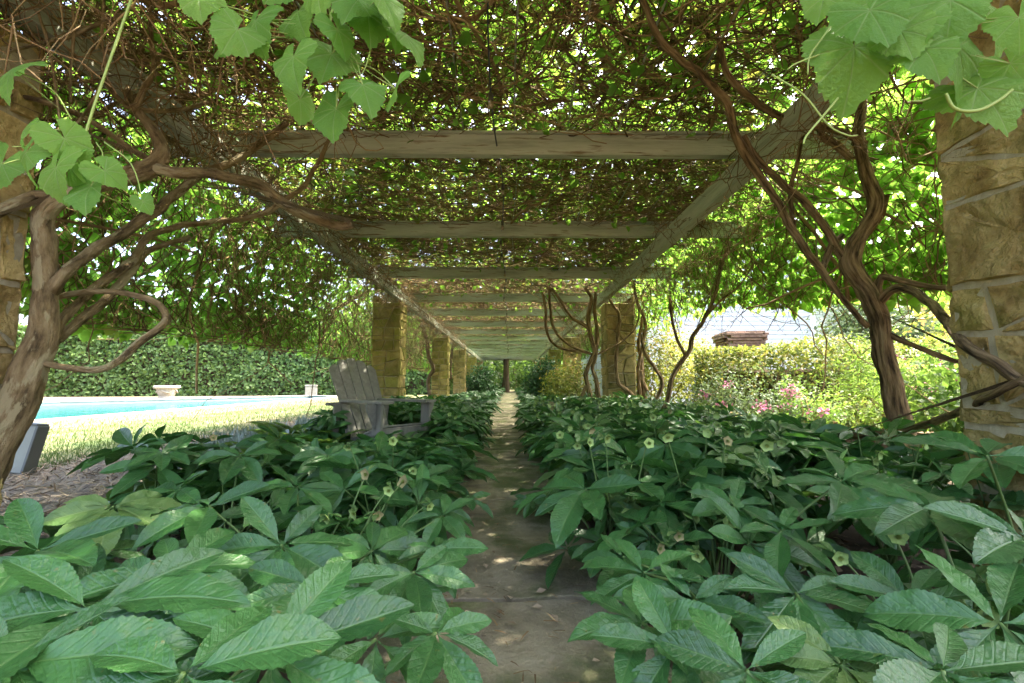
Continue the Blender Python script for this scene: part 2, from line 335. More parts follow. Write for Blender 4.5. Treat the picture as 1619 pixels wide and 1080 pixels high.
tag(link('mulch_bed', sheet_me('mulch_bed', [(-4.3, -8), (-1.75, -8), (-1.75, 40), (-4.3, 40)], None, .0035), m='mulch'), kind='structure')
tag(link('garden_lawn', sheet_me('garden_lawn', [(10.8, -8), (90, -8), (90, 110), (-4, 110), (-4, 44), (10.8, 44)], None, .004), m='lawn'), kind='structure')
path = tag(link('path', sheet_me('path', [(-.52, -2), (.5, -2), (.5, 37), (-.52, 37)], None, .005), m='soil'), kind='structure')
ys = [-1.2, .35, 1.73, 3.13]
while ys[-1] < 36: ys.append(ys[-1]+random.uniform(1.0, 1.6))
for i in range(len(ys)-1):
    y0, y1 = ys[i], ys[i+1]; poly = []
    jag = lambda x, k: .035*mnoise.noise(Vector((x*3, k*7.3, 1)))+.012*mnoise.noise(Vector((x*14, k*3.3, 5)))
    xl = lambda y: -.47+.05*mnoise.noise(Vector((y*1.7, 3, 2))); xr = lambda y: .45+.05*mnoise.noise(Vector((y*1.7, 9, 4)))
    for x in np.linspace(-.46, .44, 14): poly.append((x, y0+.011+jag(x, i)))
    for y in np.linspace(y0+.1, y1-.1, 6): poly.append((xr(y), y))
    for x in np.linspace(.44, -.46, 14): poly.append((x, y1-.011+jag(x, i+1)))
    for y in np.linspace(y1-.1, y0+.1, 6): poly.append((xl(y), y))
    link('flagstone', prism_me('flagstone', poly, -.03, .02+random.uniform(-.003, .003), .003), path, 'flag')
# grass blades, pine needles
N = 42000; gy = 3.2+rng.random(N)**1.5*20; gx = -4.25-rng.random(N)**1.3*5.2; keep = (gx > -9.1)
gx, gy = gx[keep], gy[keep]; N = len(gx)
tv = np.clip(rng.random(N)*.55+np.clip((-gx-5.4)/3.2, 0, 1)*.55, 0, 1)
g = leaves('grass', np.stack([gx, gy, np.full(N, .008)], 1), np.stack([rng.normal(size=N), rng.normal(size=N), np.full(N, .3)], 1), np.array([0, 0, 1.])+gauss(N)*.35, .035+rng.random(N)*.045, 'blade', tv)
tag(link('grass', g, m='grass'), 'short lawn grass between mulch bed and pool, green then straw dry', 'grass', kind='stuff')
N = 26000; pos = np.stack([-1.7-rng.random(N)*2.7, 1.6+rng.random(N)**1.3*10, .006+rng.random(N)*.03], 1)
d = gauss(N); d[:, 2] *= .12
tag(link('pine_straw', leaves('pine_straw', pos, np.array([0, 0, 1.])+gauss(N)*.3, d, .05+rng.random(N)*.08, 'blade'), m='straw'), 'brown pine straw scattered over the mulch bed left of the hellebores', 'mulch', kind='stuff')
N = 5000; pos = np.stack([rng.choice([-1, 1], N)*(.5+rng.random(N)*1.7), .2+rng.random(N)**1.5*14, .006+rng.random(N)*.02], 1); d = gauss(N); d[:, 2] *= .2
tag(link('leaf_litter', leaves('leaf_litter', pos, np.array([0, 0, 1.])+gauss(N)*.35, d, .03+rng.random(N)*.05, 'oval'), m='straw'), 'dry brown leaf litter on the soil under the hellebores', 'leaf litter', kind='stuff')
N = 700; pos = np.stack([-.45+rng.random(N)*.9, .9+rng.random(N)**1.6*11, np.full(N, .038)], 1); d = gauss(N); d[:, 2] = 0
tag(link('path_debris', leaves('path_debris', pos, np.array([0, 0, 1.])+gauss(N)*.12, d, .015+rng.random(N)*.05, 'blade'), m='twig'), 'thin fallen twigs and needles lying on the stone path', 'debris', kind='stuff')

N = 170; pos = np.stack([-.5+rng.random(N), .9+rng.random(N)**1.4*9, np.full(N, .03)], 1); d = gauss(N); d[:, 2] = .1
tag(link('fallen_leaves', leaves('fallen_leaves', pos, np.array([0, 0, 1.])+gauss(N)*.25, d, .018+rng.random(N)*.03, 'oval'), m='straw'), 'small dry leaves fallen on the stone path', 'fallen leaves', kind='stuff')
# ------------------------------------------------------------------ pool
pool = thing('swimming_pool', 'turquoise swimming pool with pale stone coping beyond the lawn', 'pool', (0, 0, 0))
link('water', sheet_me('water', POOL, None, -.14), pool, 'water')
V = [(x, y, z) for z in (-.001, -1.5) for x, y in POOL]; n_ = len(POOL)
link('pool_wall', npmesh('pool_wall', V, [(i, (i+1) % n_, n_+(i+1) % n_, n_+i) for i in range(n_)]), pool, 'poolwall')
link('pool_floor', sheet_me('pool_floor', POOL, None, -1.5), pool, 'poolwall')
cop = box_me('coping_stone', -.5, .5, -.19, .19, -.03, .05, .008); cop.materials.append(M['coping'])
for i in range(n_):
    a = Vector((*POOL[i], 0)); b_ = Vector((*POOL[(i+1) % n_], 0)); d = b_-a; L = d.length; k = max(1, round(L/1.05)); ang = math.atan2(d.y, d.x)
    nrmv = Vector((-d.y, d.x, 0)).normalized()
    if (a+d*.5+nrmv*.2-Vector((-16, 14, 0))).length < (a+d*.5-nrmv*.2-Vector((-16, 14, 0))).length: nrmv = -nrmv
    for j in range(k):
        o = link('coping_stone', cop, pool, loc=a+d*((j+.5)/k)+nrmv*.16); o.rotation_euler = (0, 0, ang); o.scale = (L/k-.012, 1, 1)
def lathe_me(name, prof, seg=24, sq=0.):
    V = []; f = []
    for r, z in prof:
        for j in range(seg):
            th = j/seg*2*PI; q = 1
            if sq: q = 1+sq*(1/max(abs(math.cos(th)), abs(math.sin(th)))-1)
            V.append((r*q*math.cos(th), r*q*math.sin(th), z))
    for k in range(len(prof)-1):
        for j in range(seg): f.append((k*seg+j, k*seg+(j+1) % seg, (k+1)*seg+(j+1) % seg, (k+1)*seg+j))
    return npmesh(name, V, f, smooth=False)
u_ = thing('stone_urn', 'pale cast stone planter urn at the far pool edge before the hedge', 'planter', (-17.9, 24.0, .01), .3)
link('bowl', lathe_me('bowl', [(0, 0), (.33, 0), (.33, .05), (.30, .08), (.36, .2), (.41, .38), (.43, .46), (.40, .46), (.39, .40), (0, .38)], 28, .5), u_, 'urn')
link('rim', lathe_me('rim', [(.40, .46), (.50, .48), (.54, .53), (.54, .60), (.50, .64), (.44, .64), (.42, .46)], 28, .5), u_, 'urn')
for k in range(4):
    th = k*PI/2+.4; pts = [(math.cos(th+t)*.44, math.sin(th+t)*.44, .40-.12*math.sin((t+.6)/1.2*PI), .035) for t in np.linspace(-.6, .6, 7)]
    link('swag', limb('swag', pts, 8, 3, .3, k), u_, 'urn')
N = 60; link('dry_plant', leaves('dry_plant', np.array([0, 0, .5])+gauss(N)*[.2, .2, .02], gauss(N), np.array([0, 0, 1.])+gauss(N)*.5, .12+rng.random(N)*.12, 'blade'), u_, 'straw')
blk = thing('stone_pedestal', 'small white stone block beside the pool end near the armchair', 'pedestal', (-12.35, 28.6, .01), .25)
link('block', box_me('block', -.33, .33, -.3, .3, 0, .56, .02), blk, 'urn'); link('cap', box_me('cap', -.36, .36, -.33, .33, .562, .66, .015), blk, 'urn')

# ------------------------------------------------------------------ hedges, shrubs, trees
def boxhedge(name, label, p0, p1, h, depth, n, size, m, tpl='quad', lump=.15, z0=0., stems=14, topbulge=.1, cat='hedge'):
    p0 = np.array(p0, float); p1 = np.array(p1, float); d = p1-p0; L = np.linalg.norm(d); ex = d/L; ey = np.array([-ex[1], ex[0]])
    t = thing(name, label, cat, ((p0+p1)[0]/2, (p0+p1)[1]/2, 0))
    o = (p0+p1)/2
    # faces: front(-ey), back(+ey), top, two ends
    ar = np.array([L*h, L*h*.35, L*depth, depth*h, depth*h]); fc = rng.choice(5, n, p=ar/ar.sum())
    a = rng.random(n); b = rng.random(n); q = np.zeros((n, 3)); nn = np.zeros((n, 3))
    for i, (s, dd, z, nv) in enumerate([(a*L-L/2, -depth/2+0*a, b*h, (0, -1, .3)), (a*L-L/2, depth/2+0*a, b*h, (0, 1, .3)), (a*L-L/2, (b-.5)*depth, h+0*a, (0, 0, 1)), (-L/2+0*a, (a-.5)*depth, b*h, (-1, 0, .3)), (L/2+0*a, (a-.5)*depth, b*h, (1, 0, .3))]):
        k = fc == i; q[k] = np.stack([s, dd, z], 1)[k]; nn[k] = nv
    ins = rng.random(n)**2*.35
    q -= nn*ins[:, None]
    nz = np.array([mnoise.noise(Vector(x*1.6)) for x in q]); nz = nz+.8*np.array([mnoise.noise(Vector((x[0]*.6, x[1]*.6, x[2]*.9+5))) for x in q]); q += nn*(nz*lump)[:, None]; q[:, 2] = np.maximum(q[:, 2], z0+.02)
    W = lambda v: np.stack([v[:, 0]*ex[0]+v[:, 1]*ey[0], v[:, 0]*ex[1]+v[:, 1]*ey[1], v[:, 2]], 1)
    tipd = W(nn)*.6+gauss(n)*.7; sz = size*(.6+rng.random(n)*.8)
    link('foliage', leaves('foliage', W(q), W(nn)+gauss(n)*.65, tipd, sz, tpl), t, m)
    c = box_me('core', -L/2+.45, L/2-.45, -depth/2+.42, depth/2-.42, .0, h-.42, .05); 
    co = link('branch_core', c, t, 'soil' if m == 'hedge' else 'twig'); co.rotation_euler = (0, 0, math.atan2(ex[1], ex[0]))
    if stems:
        P = np.zeros((stems*3, 4, 3)); s0 = np.repeat((rng.random(stems)-.5)*(L-.4), 3); y0 = np.repeat((rng.random(stems)-.5)*depth*.7, 3)
        for k in range(4): P[:, k] = W(np.stack([s0+(rng.random(stems*3)-.5)*.5*k/3, y0+(rng.random(stems*3)-.5)*.5*k/3, np.full(stems*3, h*.8*k/3)], 1))
        link('stem', tubes('stem', P, np.tile(np.linspace(.02, .008, 4)*max(1, h/2), (stems*3, 1)), 4), t, 'twig')
    return t
boxhedge('clipped_hedge', 'tall clipped dark green hedge running behind the swimming pool', (-26.5, 26.3), (-3.9, 31.5), 4.95, 1.8, 34000, .20, 'hedge', lump=.24, stems=0)
boxhedge('clipped_hedge', 'sunlit end hedge at far left, turning forward from the tall hedge', (-29.6, 20.0), (-27.6, 26.0), 3.9, 1.8, 7000, .20, 'bush', lump=.22, stems=0)
boxhedge('garden_hedge', 'loose sunlit yellow green hedge in front of the brick pier', (3.7, 8.95), (7.9, 6.6), 1.46, 1.1, 17000, .07, 'hedge2', 'oval', .16, stems=26)
def shrub(name, label, loc, rad, n, size, m, tpl='oval', cat='shrub', clumps=40, spread=.22, up=.4, stems=9, group=None, extra=None):
    t = thing(name, label, cat, (loc[0], loc[1], 0), 0, group); rad = np.array(rad, float); cz = loc[2]
    c = nrm(gauss(clumps))*(rng.random((clumps, 1))**.35); c = c*rad+[0, 0, cz]; c[:, 2] = np.maximum(c[:, 2], .08)
    k = rng.integers(0, clumps, n); p = c[k]+gauss(n)*rad*spread; p[:, 2] = np.maximum(p[:, 2], .02)
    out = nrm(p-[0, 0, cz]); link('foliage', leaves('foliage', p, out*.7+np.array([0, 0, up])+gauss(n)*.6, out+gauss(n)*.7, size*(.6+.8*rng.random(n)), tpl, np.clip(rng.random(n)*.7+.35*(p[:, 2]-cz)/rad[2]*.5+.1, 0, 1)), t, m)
    P = np.zeros((stems, 5, 3)); e = c[rng.integers(0, clumps, stems)]
    for j in range(5): P[:, j] = e*(j/4)+gauss(stems)*.03*j/4+np.stack([rng.normal(size=stems)*.06, rng.normal(size=stems)*.06, np.zeros(stems)], 1)
    link('stem', tubes('stem', P, np.tile(np.linspace(.014, .005, 5)*max(.8, rad[2]*1.2), (stems, 1)), 5), t, 'twig')
    if extra:
        en, esize, em, ename = extra
        for _ in range(en):
            q = c[rng.integers(0, clumps)]+rng.normal(size=3)*rad*.15; q[:2] *= 1.05; q[1] -= rad[1]*.3; q[2] = max(q[2], cz)
            nn = 26; link(ename, leaves(ename, q+gauss(nn)*[.05, .05, .03], gauss(nn)+[0, 0, 1], gauss(nn), np.full(nn, esize), 'quad'), t, em)['kind'] = 'stuff'
    return t
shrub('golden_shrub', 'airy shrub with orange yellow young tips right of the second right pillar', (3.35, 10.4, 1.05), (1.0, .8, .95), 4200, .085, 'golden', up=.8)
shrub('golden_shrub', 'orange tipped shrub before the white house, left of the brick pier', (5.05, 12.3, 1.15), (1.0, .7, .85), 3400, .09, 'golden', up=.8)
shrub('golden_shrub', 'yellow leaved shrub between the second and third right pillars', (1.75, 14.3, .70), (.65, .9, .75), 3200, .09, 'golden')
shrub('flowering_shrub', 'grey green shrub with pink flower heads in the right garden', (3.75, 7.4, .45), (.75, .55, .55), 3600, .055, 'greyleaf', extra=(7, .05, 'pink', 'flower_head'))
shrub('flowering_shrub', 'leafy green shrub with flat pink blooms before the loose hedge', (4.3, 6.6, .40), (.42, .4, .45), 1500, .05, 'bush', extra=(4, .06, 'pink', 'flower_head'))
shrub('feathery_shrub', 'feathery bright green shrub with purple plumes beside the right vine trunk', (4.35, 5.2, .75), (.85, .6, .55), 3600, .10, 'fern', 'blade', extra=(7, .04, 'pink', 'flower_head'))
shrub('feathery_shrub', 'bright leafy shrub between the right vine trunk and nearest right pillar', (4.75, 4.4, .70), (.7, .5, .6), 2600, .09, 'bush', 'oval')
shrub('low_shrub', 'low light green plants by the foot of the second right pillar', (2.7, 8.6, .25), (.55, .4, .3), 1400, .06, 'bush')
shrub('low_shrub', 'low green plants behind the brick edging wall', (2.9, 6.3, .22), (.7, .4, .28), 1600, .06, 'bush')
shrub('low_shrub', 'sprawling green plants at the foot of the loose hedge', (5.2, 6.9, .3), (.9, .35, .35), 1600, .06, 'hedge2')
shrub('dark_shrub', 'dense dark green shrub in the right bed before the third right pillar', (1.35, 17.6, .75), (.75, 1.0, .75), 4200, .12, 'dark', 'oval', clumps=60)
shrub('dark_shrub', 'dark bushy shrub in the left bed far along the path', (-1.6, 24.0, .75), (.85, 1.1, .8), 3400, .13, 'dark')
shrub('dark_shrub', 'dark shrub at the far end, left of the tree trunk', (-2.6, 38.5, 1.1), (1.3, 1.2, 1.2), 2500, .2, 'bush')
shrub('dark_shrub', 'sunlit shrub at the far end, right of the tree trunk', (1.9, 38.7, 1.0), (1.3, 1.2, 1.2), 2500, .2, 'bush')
# silvery ground cover beside the left bed
N = 7000; yy = 4.6+rng.random(N)*7.5; xx = -2.55-rng.random(N)*.9-(yy-4.6)*.04; k = rng.integers(0, 160, N); cx = rng.random((160, 2))
p = np.stack([-2.5-cx[k, 0]*1.0-(cx[k, 1]*7.5)*.05, 4.7+cx[k, 1]*7.5, np.full(N, .02)], 1)+gauss(N)*[.07, .07, 0]
tag(link('ground_cover', leaves('ground_cover', p, gauss(N)+[0, 0, .4], np.array([0, 0, 1.])+gauss(N)*.55, .12+rng.random(N)*.14, 'blade'), m='silver'), 'spiky silver blue ground cover along the outer edge of the left bed', 'ground cover', kind='stuff')

def crown(c, rad, n, size, m, parent, clumps=40, tpl='oval', spread=.2):
    rad = np.array(rad, float); cc = nrm(gauss(clumps))*(rng.random((clumps, 1))**.4)*rad+c
    k = rng.integers(0, clumps, n); p = cc[k]+gauss(n)*rad*spread; p[:, 2] = np.maximum(p[:, 2], .05); out = nrm(p-c)
    link('crown', leaves('crown', p, out*.6+[0, 0, .5]+gauss(n)*.6, out+gauss(n)*.7, size*(.6+.8*rng.random(n)), tpl), parent, m); return cc
def tree(label, x, y, h, cr, n, size, m='tree', r=.2, name='garden_tree', low=.35, group=None):
    t = thing(name, label, 'tree', (x, y, 0), random.random()*6, group)
    link('trunk', limb('trunk', [(0, 0, -.1, r*1.3), (.03, .02, .4, r), (.1*random.uniform(-1, 1), .1, h*.35, r*.8), (.2*random.uniform(-1, 1), 0, h*.6, r*.55), (0, 0, h*.85, r*.2)], 10, 5, .12, x), t, 'wood')
    cc = crown(np.array([0, 0, h*(1+low)/2]), (cr, cr, h*(1-low)/2), n, size, m, t)
    for q in cc[:7]:
        st = np.array([0, 0, h*random.uniform(.3, .55)]); md = (st+q)/2+[0, 0, -.1*h*.3]
        link('limb', limb('limb', [(*st, r*.45), (*md, r*.3), (*q, r*.1)], 7, 4, .1, q[0]), t, 'wood')
    return t
for i, (x, y, h, cr, lb) in enumerate([(-33, 40, 8, 4.5, 'broad pale green tree behind left end of the tall hedge'), (-24, 44, 7.2, 4, 'rounded tree behind the tall hedge, beyond the stone urn'), (-15, 43, 8, 4, 'leafy tree behind the tall hedge, beyond the white stone block'), (-9, 46, 8.5, 4, 'tall tree behind the right end of the tall hedge'), (-46, 34, 9, 5, 'big tree at far left beyond the end hedge')]):
    tree(lb, x, y, h, cr, 3600, .42, 'bush' if i % 2 else 'tree', .25, low=.18)
t = tree('tall dark tree whose trunk stands at the far end of the path', -.25, 37.2, 11, 4.5, 3500, .4, 'tree', .27, low=.42)
link('buttress', limb('buttress', [(.9, -.5, 0, .1), (.6, -.3, .5, .1), (.3, -.1, 1.4, .1), (.2, 0, 2.4, .1)], 8, 4), t, 'wood')
for x, y, h, cr, lb in [(-3.2, 43, 9, 3, 'slim tree left of the trunk at the end of the path'), (2.7, 42, 9, 3, 'slim tree right of the trunk at the end of the path'), (-6.5, 50, 10, 4.5, 'bushy tree in the woods behind the pergola end, left'), (.6, 52, 10, 4.5, 'bushy tree in the woods straight behind the path end'), (7.5, 49, 10, 4.5, 'bushy tree in the woods behind the pergola end, right')]:
    tree(lb, x, y, h, cr, 3600, .36, 'tree' if x < 1 else 'bush', .2, low=.06)
N = 14000; p = np.stack([-16+32*rng.random(N), 55+4*rng.random(N), 8*rng.random(N)**1.2], 1)
tag(link('undergrowth', leaves('undergrowth', p, gauss(N)+[0, -.6, .4], gauss(N), .35+.35*rng.random(N), 'quad'), m='tree'), 'leafy woodland undergrowth closing the view past the pergola end', 'undergrowth', kind='stuff')
tree('grey green conifer at the corner of the white house', 9.6, 11.6, 3.9, 1.7, 6500, .12, 'conif', .16, 'conifer_tree', .12)
tree('sunlit shrubby tree behind the loose hedge, nearest the right pillar', 9.6, 7.9, 3.1, 1.7, 5200, .13, 'golden', .1, low=.1)
tree('light green tree at the far right beyond the stone pillar', 13.5, 9.5, 5.5, 2.6, 5000, .18, 'bush', .16, low=.1)
tree('tall leafy tree standing beyond the conifer on the right', 14.5, 15, 7, 3, 4500, .25, 'bush', .2, low=.12)

# ------------------------------------------------------------------ white house, brick pier, brick edging, picket fence
hs = thing('white_house', 'white clapboard house behind the right garden', 'house', (4.6, 15, 0))
W_, D_, H_ = 5.55, 16., 5.2
link('wall', box_me('wall', .03, W_-.03, .03, D_-.03, 0, H_, 0), hs, 'siding')
sm = npmesh('siding_plank', [(0, -.012, 0), (W_, -.012, 0), (W_, .0, .152), (0, .0, .152), (0, .03, 0), (W_, .03, 0), (W_, .03, .152), (0, .03, .152)], [(0, 1, 2, 3), (4, 7, 6, 5), (0, 4, 5, 1), (3, 2, 6, 7), (0, 3, 7, 4), (1, 5, 6, 2)])
sm2 = npmesh('siding_plank', [(-.012, 0, 0), (-.012, D_, 0), (0, D_, .152), (0, 0, .152), (.03, 0, 0), (.03, D_, 0), (.03, D_, .152), (.03, 0, .152)], [(3, 2, 1, 0), (4, 5, 6, 7), (0, 1, 5, 4), (3, 7, 6, 2), (0, 4, 7, 3), (1, 2, 6, 5)])
sm.materials.append(M['siding']); sm2.materials.append(M['siding'])
for i in range(int(H_/.15)):
    link('siding_plank', sm, hs, loc=(0, 0, i*.15)); link('siding_plank', sm2, hs, loc=(0, .0, i*.15+.003))
for x, y in ((-.02, -.02), (W_-.16, -.02), (-.02, D_-.15)): link('corner_board', box_me('corner_board', x, x+.18, y, y+.17, 0, H_+.01, .006), hs, 'white')
link('eave_board', box_me('eave_board', -.35, W_+.35, -.35, D_+.35, H_+.012, H_+.2, .01), hs, 'white')
rp = npmesh('roof', [(-.4, -.4, H_+.2), (W_+.4, -.4, H_+.2), (W_+.4, D_+.4, H_+.2), (-.4, D_+.4, H_+.2), (W_/2, -.4, H_+2.4), (W_/2, D_+.4, H_+2.4)], [(0, 4, 5, 3), (1, 2, 5, 4), (0, 1, 4, 4), (3, 5, 5, 2)][:2])
link('roof', rp, hs, 'roof'); link('gable', npmesh('gable', [(0, .0, H_+.2), (W_, .0, H_+.2), (W_/2, .0, H_+2.25)], [(0, 1, 2)]), hs, 'siding')
for yy, zz in ((10.2, 2.3), (12.6, 2.3), (4.5, 1.0)):
    fr = link('window', box_me('window', -.07, .02, yy, yy+1.05, zz, zz+1.5, .006), hs, 'white')
    for a in range(2):
        for b_ in range(2): link('pane', box_me('pane', -.08, -.06, yy+.09+a*.46, yy+.5+a*.46, zz+.1+b_*.68, zz+.72+b_*.68, 0), fr, 'glass')
wing = thing('white_house', 'white garden house wing with corner post, partly behind the conifer', 'house', (9.75, 17.5, 0))
link('wall', box_me('wall', .5, 4, .03, 5, 0, 4.4, 0), wing, 'siding')
sm3 = npmesh('siding_plank', [(.45, -.012, 0), (4, -.012, 0), (4, .0, .152), (.45, .0, .152), (.45, .03, 0), (4, .03, 0), (4, .03, .152), (.45, .03, .152)], [(0, 1, 2, 3), (4, 7, 6, 5), (0, 4, 5, 1), (3, 2, 6, 7), (0, 3, 7, 4), (1, 5, 6, 2)]); sm3.materials.append(M['siding'])
for i in range(29): link('siding_plank', sm3, wing, loc=(0, 0, i*.15))
link('corner_post', box_me('corner_post', .42, .75, -.15, .0, 0, 4.4, .01), wing, 'white')
link('roof', box_me('roof', .1, 4.4, -.4, 5.4, 4.402, 4.6, .02), wing, 'roof')
pier = thing('brick_pier', 'square brick pier with projecting top courses behind the loose hedge', 'pier', (5.78, 11.4, 0), -.12)
link('pier_core', box_me('pier_core', -.42, .42, -.42, .42, 0, 1.96, 0), pier, 'mortar')
bk = box_me('brick', -.104, .104, -.05, .05, -.029, .029, .005); bk.materials.append(M['brick'])
for c in range(12):
    z = 1.98-c*.067; e = .475 if c in (0, 1) else (.45 if c == 2 else .42)
    for sdx in range(4):
        nb = 4; off = .108 if c % 2 else 0
        for j in range(nb):
            s = -e+.11+off*.9+j*(2*e-.11)/nb
            o = link('brick', bk, pier); a = sdx*PI/2
            x, y = s, -e; o.location = (x*math.cos(a)-y*math.sin(a), x*math.sin(a)+y*math.cos(a), z); o.rotation_euler = (random.uniform(-.02, .02), 0, a+random.uniform(-.02, .02))
for a in range(4):
    for b_ in range(9):
        link('brick', bk, pier, loc=(-.35+a*.23, -.42+b_*.105, 2.02))
wall_ = thing('brick_edging_wall', 'low brick edging wall with flat brick coping at the right bed', 'wall', (2.62, 5.62, 0), math.atan2(-.72, 1.9))
link('wall_core', box_me('wall_core', 0, 3.2, .03, .22, 0, .2, 0), wall_, 'mortar')
for c in range(3):
    for j in range(14):
        link('brick', bk, wall_, loc=(.11+j*.225+(.11 if c % 2 else 0), .06, .03+c*.067))
for j in range(29):
    o = link('coping_brick', bk, wall_, loc=(.05+j*.111, .12, .235+random.uniform(-.004, .004))); o.rotation_euler = (0, 0, PI/2+random.uniform(-.03, .03)); o.scale = (1.15, 1, 1)
rk = bmesh.new(); bmesh.ops.create_icosphere(rk, subdivisions=3, radius=1)
for v in rk.verts: v.co *= 1+.22*mnoise.noise(v.co*1.3); v.co = Vector((v.co.x*.27, v.co.y*.2, v.co.z*.2))
me = bpy.data.meshes.new('garden_rock'); rk.to_mesh(me); rk.free()
tag(link('garden_rock', me, m='stone', loc=(3.35, 7.0, .16)), 'rounded tan rock among plants left of the brick edging', 'rock')
pf = thing('picket_fence', 'short run of white pickets seen between the right trunk and the nearest pillar', 'fence', (4.7, 4.95, 0), -.55)
for j in range(12): link('picket', prism_me('picket', [(-.04, 0), (.04, 0), (.04, .72), (0, .8), (-.04, .72)], 0, .02, .003), pf, 'white', mw=Matrix.Translation((j*.135, 0, .03)) @ Matrix.Rotation(PI/2, 4, 'X'))
for z in (.2, .58): link('rail', box_me('rail', -.08, 1.6, .002, .03, z, z+.07, .004), pf, 'white')

# ------------------------------------------------------------------ stone pillars
def split(poly, amin, out, depth=0):
    a = 0
    for i in range(len(poly)): x0, y0 = poly[i]; x1, y1 = poly[(i+1) % len(poly)]; a += x0*y1-x1*y0
    a = abs(a)/2
    if a < amin*random.uniform(.6, 1.6) or depth > 7: out.append(poly); return
    xs = [p[0] for p in poly]; yv = [p[1] for p in poly]; wx, wy = max(xs)-min(xs), max(yv)-min(yv)
    cx = sum(xs)/len(xs)+wx*random.uniform(-.12, .12); cy = sum(yv)/len(yv)+wy*random.uniform(-.12, .12)
    th = (0 if wy > wx*.8 else PI/2)+random.choice([0, random.uniform(-.9, .9), random.uniform(-.9, .9), random.uniform(-.2, .2)])
    nx, ny = -math.sin(th), math.cos(th); A, B = [], []
    for i in range(len(poly)):
        p, q = poly[i], poly[(i+1) % len(poly)]; dp = (p[0]-cx)*nx+(p[1]-cy)*ny; dq = (q[0]-cx)*nx+(q[1]-cy)*ny
        (A if dp >= 0 else B).append(p)
        if dp*dq < 0:
            t = dp/(dp-dq); r = (p[0]+(q[0]-p[0])*t, p[1]+(q[1]-p[1])*t); A.append(r); B.append(r)
    if len(A) < 3 or len(B) < 3: out.append(poly); return
    split(A, amin, out, depth+1); split(B, amin, out, depth+1)
def shrink(poly, g):
    cx = sum(p[0] for p in poly)/len(poly); cy = sum(p[1] for p in poly)/len(poly)
    A = 0
    for i in range(len(poly)): x0, y0 = poly[i]; x1, y1 = poly[(i+1) % len(poly)]; A += x0*y1-x1*y0
    if A < 0: poly = poly[::-1]
    n = len(poly); res = []
    for i in range(n):
        p0, p1, p2 = poly[i-1], poly[i], poly[(i+1) % n]
        e1 = Vector((p1[0]-p0[0], p1[1]-p0[1])); e2 = Vector((p2[0]-p1[0], p2[1]-p1[1]))
        if e1.length < 1e-4 or e2.length < 1e-4: continue
        n1 = Vector((-e1.y, e1.x)).normalized(); n2 = Vector((-e2.y, e2.x)).normalized()
        k = 1+n1.dot(n2); b = (n1+n2)*(g/max(k, .35)); res.append((p1[0]+b.x, p1[1]+b.y))
    return res
def stone_me(poly, t, fine, seed):
    """rough faced stone: outline in (s,z), thickness t outward (-Y)"""
    pts = []
    n = len(poly); step = .035 if fine else .11
    for i in range(n):
        a = Vector(poly[i]); b_ = Vector(poly[(i+1) % n]); k = max(1, int((b_-a).length/step))
        for j in range(k):
            p = a+(b_-a)*(j/k); p += Vector((mnoise.noise(Vector((p.x*14, p.y*14, seed))), mnoise.noise(Vector((p.x*14, p.y*14, seed+9)))))*.008; pts.append(p)
    c = sum(pts, Vector((0, 0)))/len(pts); V = []; f = []; K = len(pts)
    rings = [(1, -.02), (1, t*.8), (.965, t), (.7, t), (.36, t)] if fine else [(1, -.02), (1, t*.6), (.9, t), (.45, t)]
    for s, d in rings:
        for p in pts:
            q = c+(p-c)*s; z = d
            if d > t*.8: z += (.024 if fine else .016)*(mnoise.noise(Vector((q.x*6, q.y*6, seed)))+.5*mnoise.noise(Vector((q.x*15, q.y*15, seed+3)))+(.35*mnoise.noise(Vector((q.x*40, q.y*40, seed))) if fine else 0))
            V.append((q.x, -z, q.y))
    V.append((c.x, -t-.012*mnoise.noise(Vector((c.x*6, c.y*6, seed))), c.y)); R_ = len(rings)
    for r in range(R_-1):
        for j in range(K): f.append((r*K+j, r*K+(j+1) % K, (r+1)*K+(j+1) % K, (r+1)*K+j))
    me = bpy.data.meshes.new('stone'); me.from_pydata(V, [], f+[((R_-1)*K+j, (R_-1)*K+(j+1) % K, R_*K) for j in range(K)]); me.polygons.foreach_set('use_smooth', np.zeros(len(me.polygons), bool)); me.update(); return me
PH = 2.42
def pillar(label, x, y, sx, sy, seed, m, fine=False, amin=.05, custom=None, group='stone pillars of the pergola'):
    """x,y: centre"""
    random.seed(seed); t = thing('stone_pillar', label, 'pillar', (x, y, 0), 0, group)
    g = .016 if fine else .028
    link('mortar', box_me('mortar', -sx/2+g, sx/2-g, -sy/2+g, sy/2-g, 0, PH, .01), t, 'mortar')
    for k, (wd, dp) in enumerate([(sx, sy), (sy, sx), (sx, sy), (sy, sx)]):
        polys = []
        if custom and k == custom[0]: polys = custom[1]
        else:
            rows = [0]
            while rows[-1] < PH-.35: rows.append(rows[-1]+random.uniform(.34, .62))
            rows.append(PH)
            for a, b_ in zip(rows, rows[1:]):
                s1 = random.uniform(-.04, .04); split([(-wd/2+.01, a), (wd/2-.01, a), (wd/2-.01, b_), (-wd/2+.01, b_)], amin, polys)
        for pi, p in enumerate(polys):
            q = shrink(p, .008 if not fine else .014)
            if len(q) < 3: continue
            th = random.uniform(.03, .05)*(.85 if fine else 1); mw = Matrix.Rotation(k*PI/2, 4, 'Z') @ Matrix.Translation((0, -dp/2+.028+.012, 0))
            link('stone', stone_me(q, th, fine, seed+pi*3.7+k*50), t, m, mw=mw)
    return t
def copy_pillar(src, label, x, y):
    r = src.copy(); COL.objects.link(r); r.location = (x, y, 0); r['label'] = label
    for ch in list(src.children):
        c = ch.copy(); COL.objects.link(c); c.parent = r
    return r
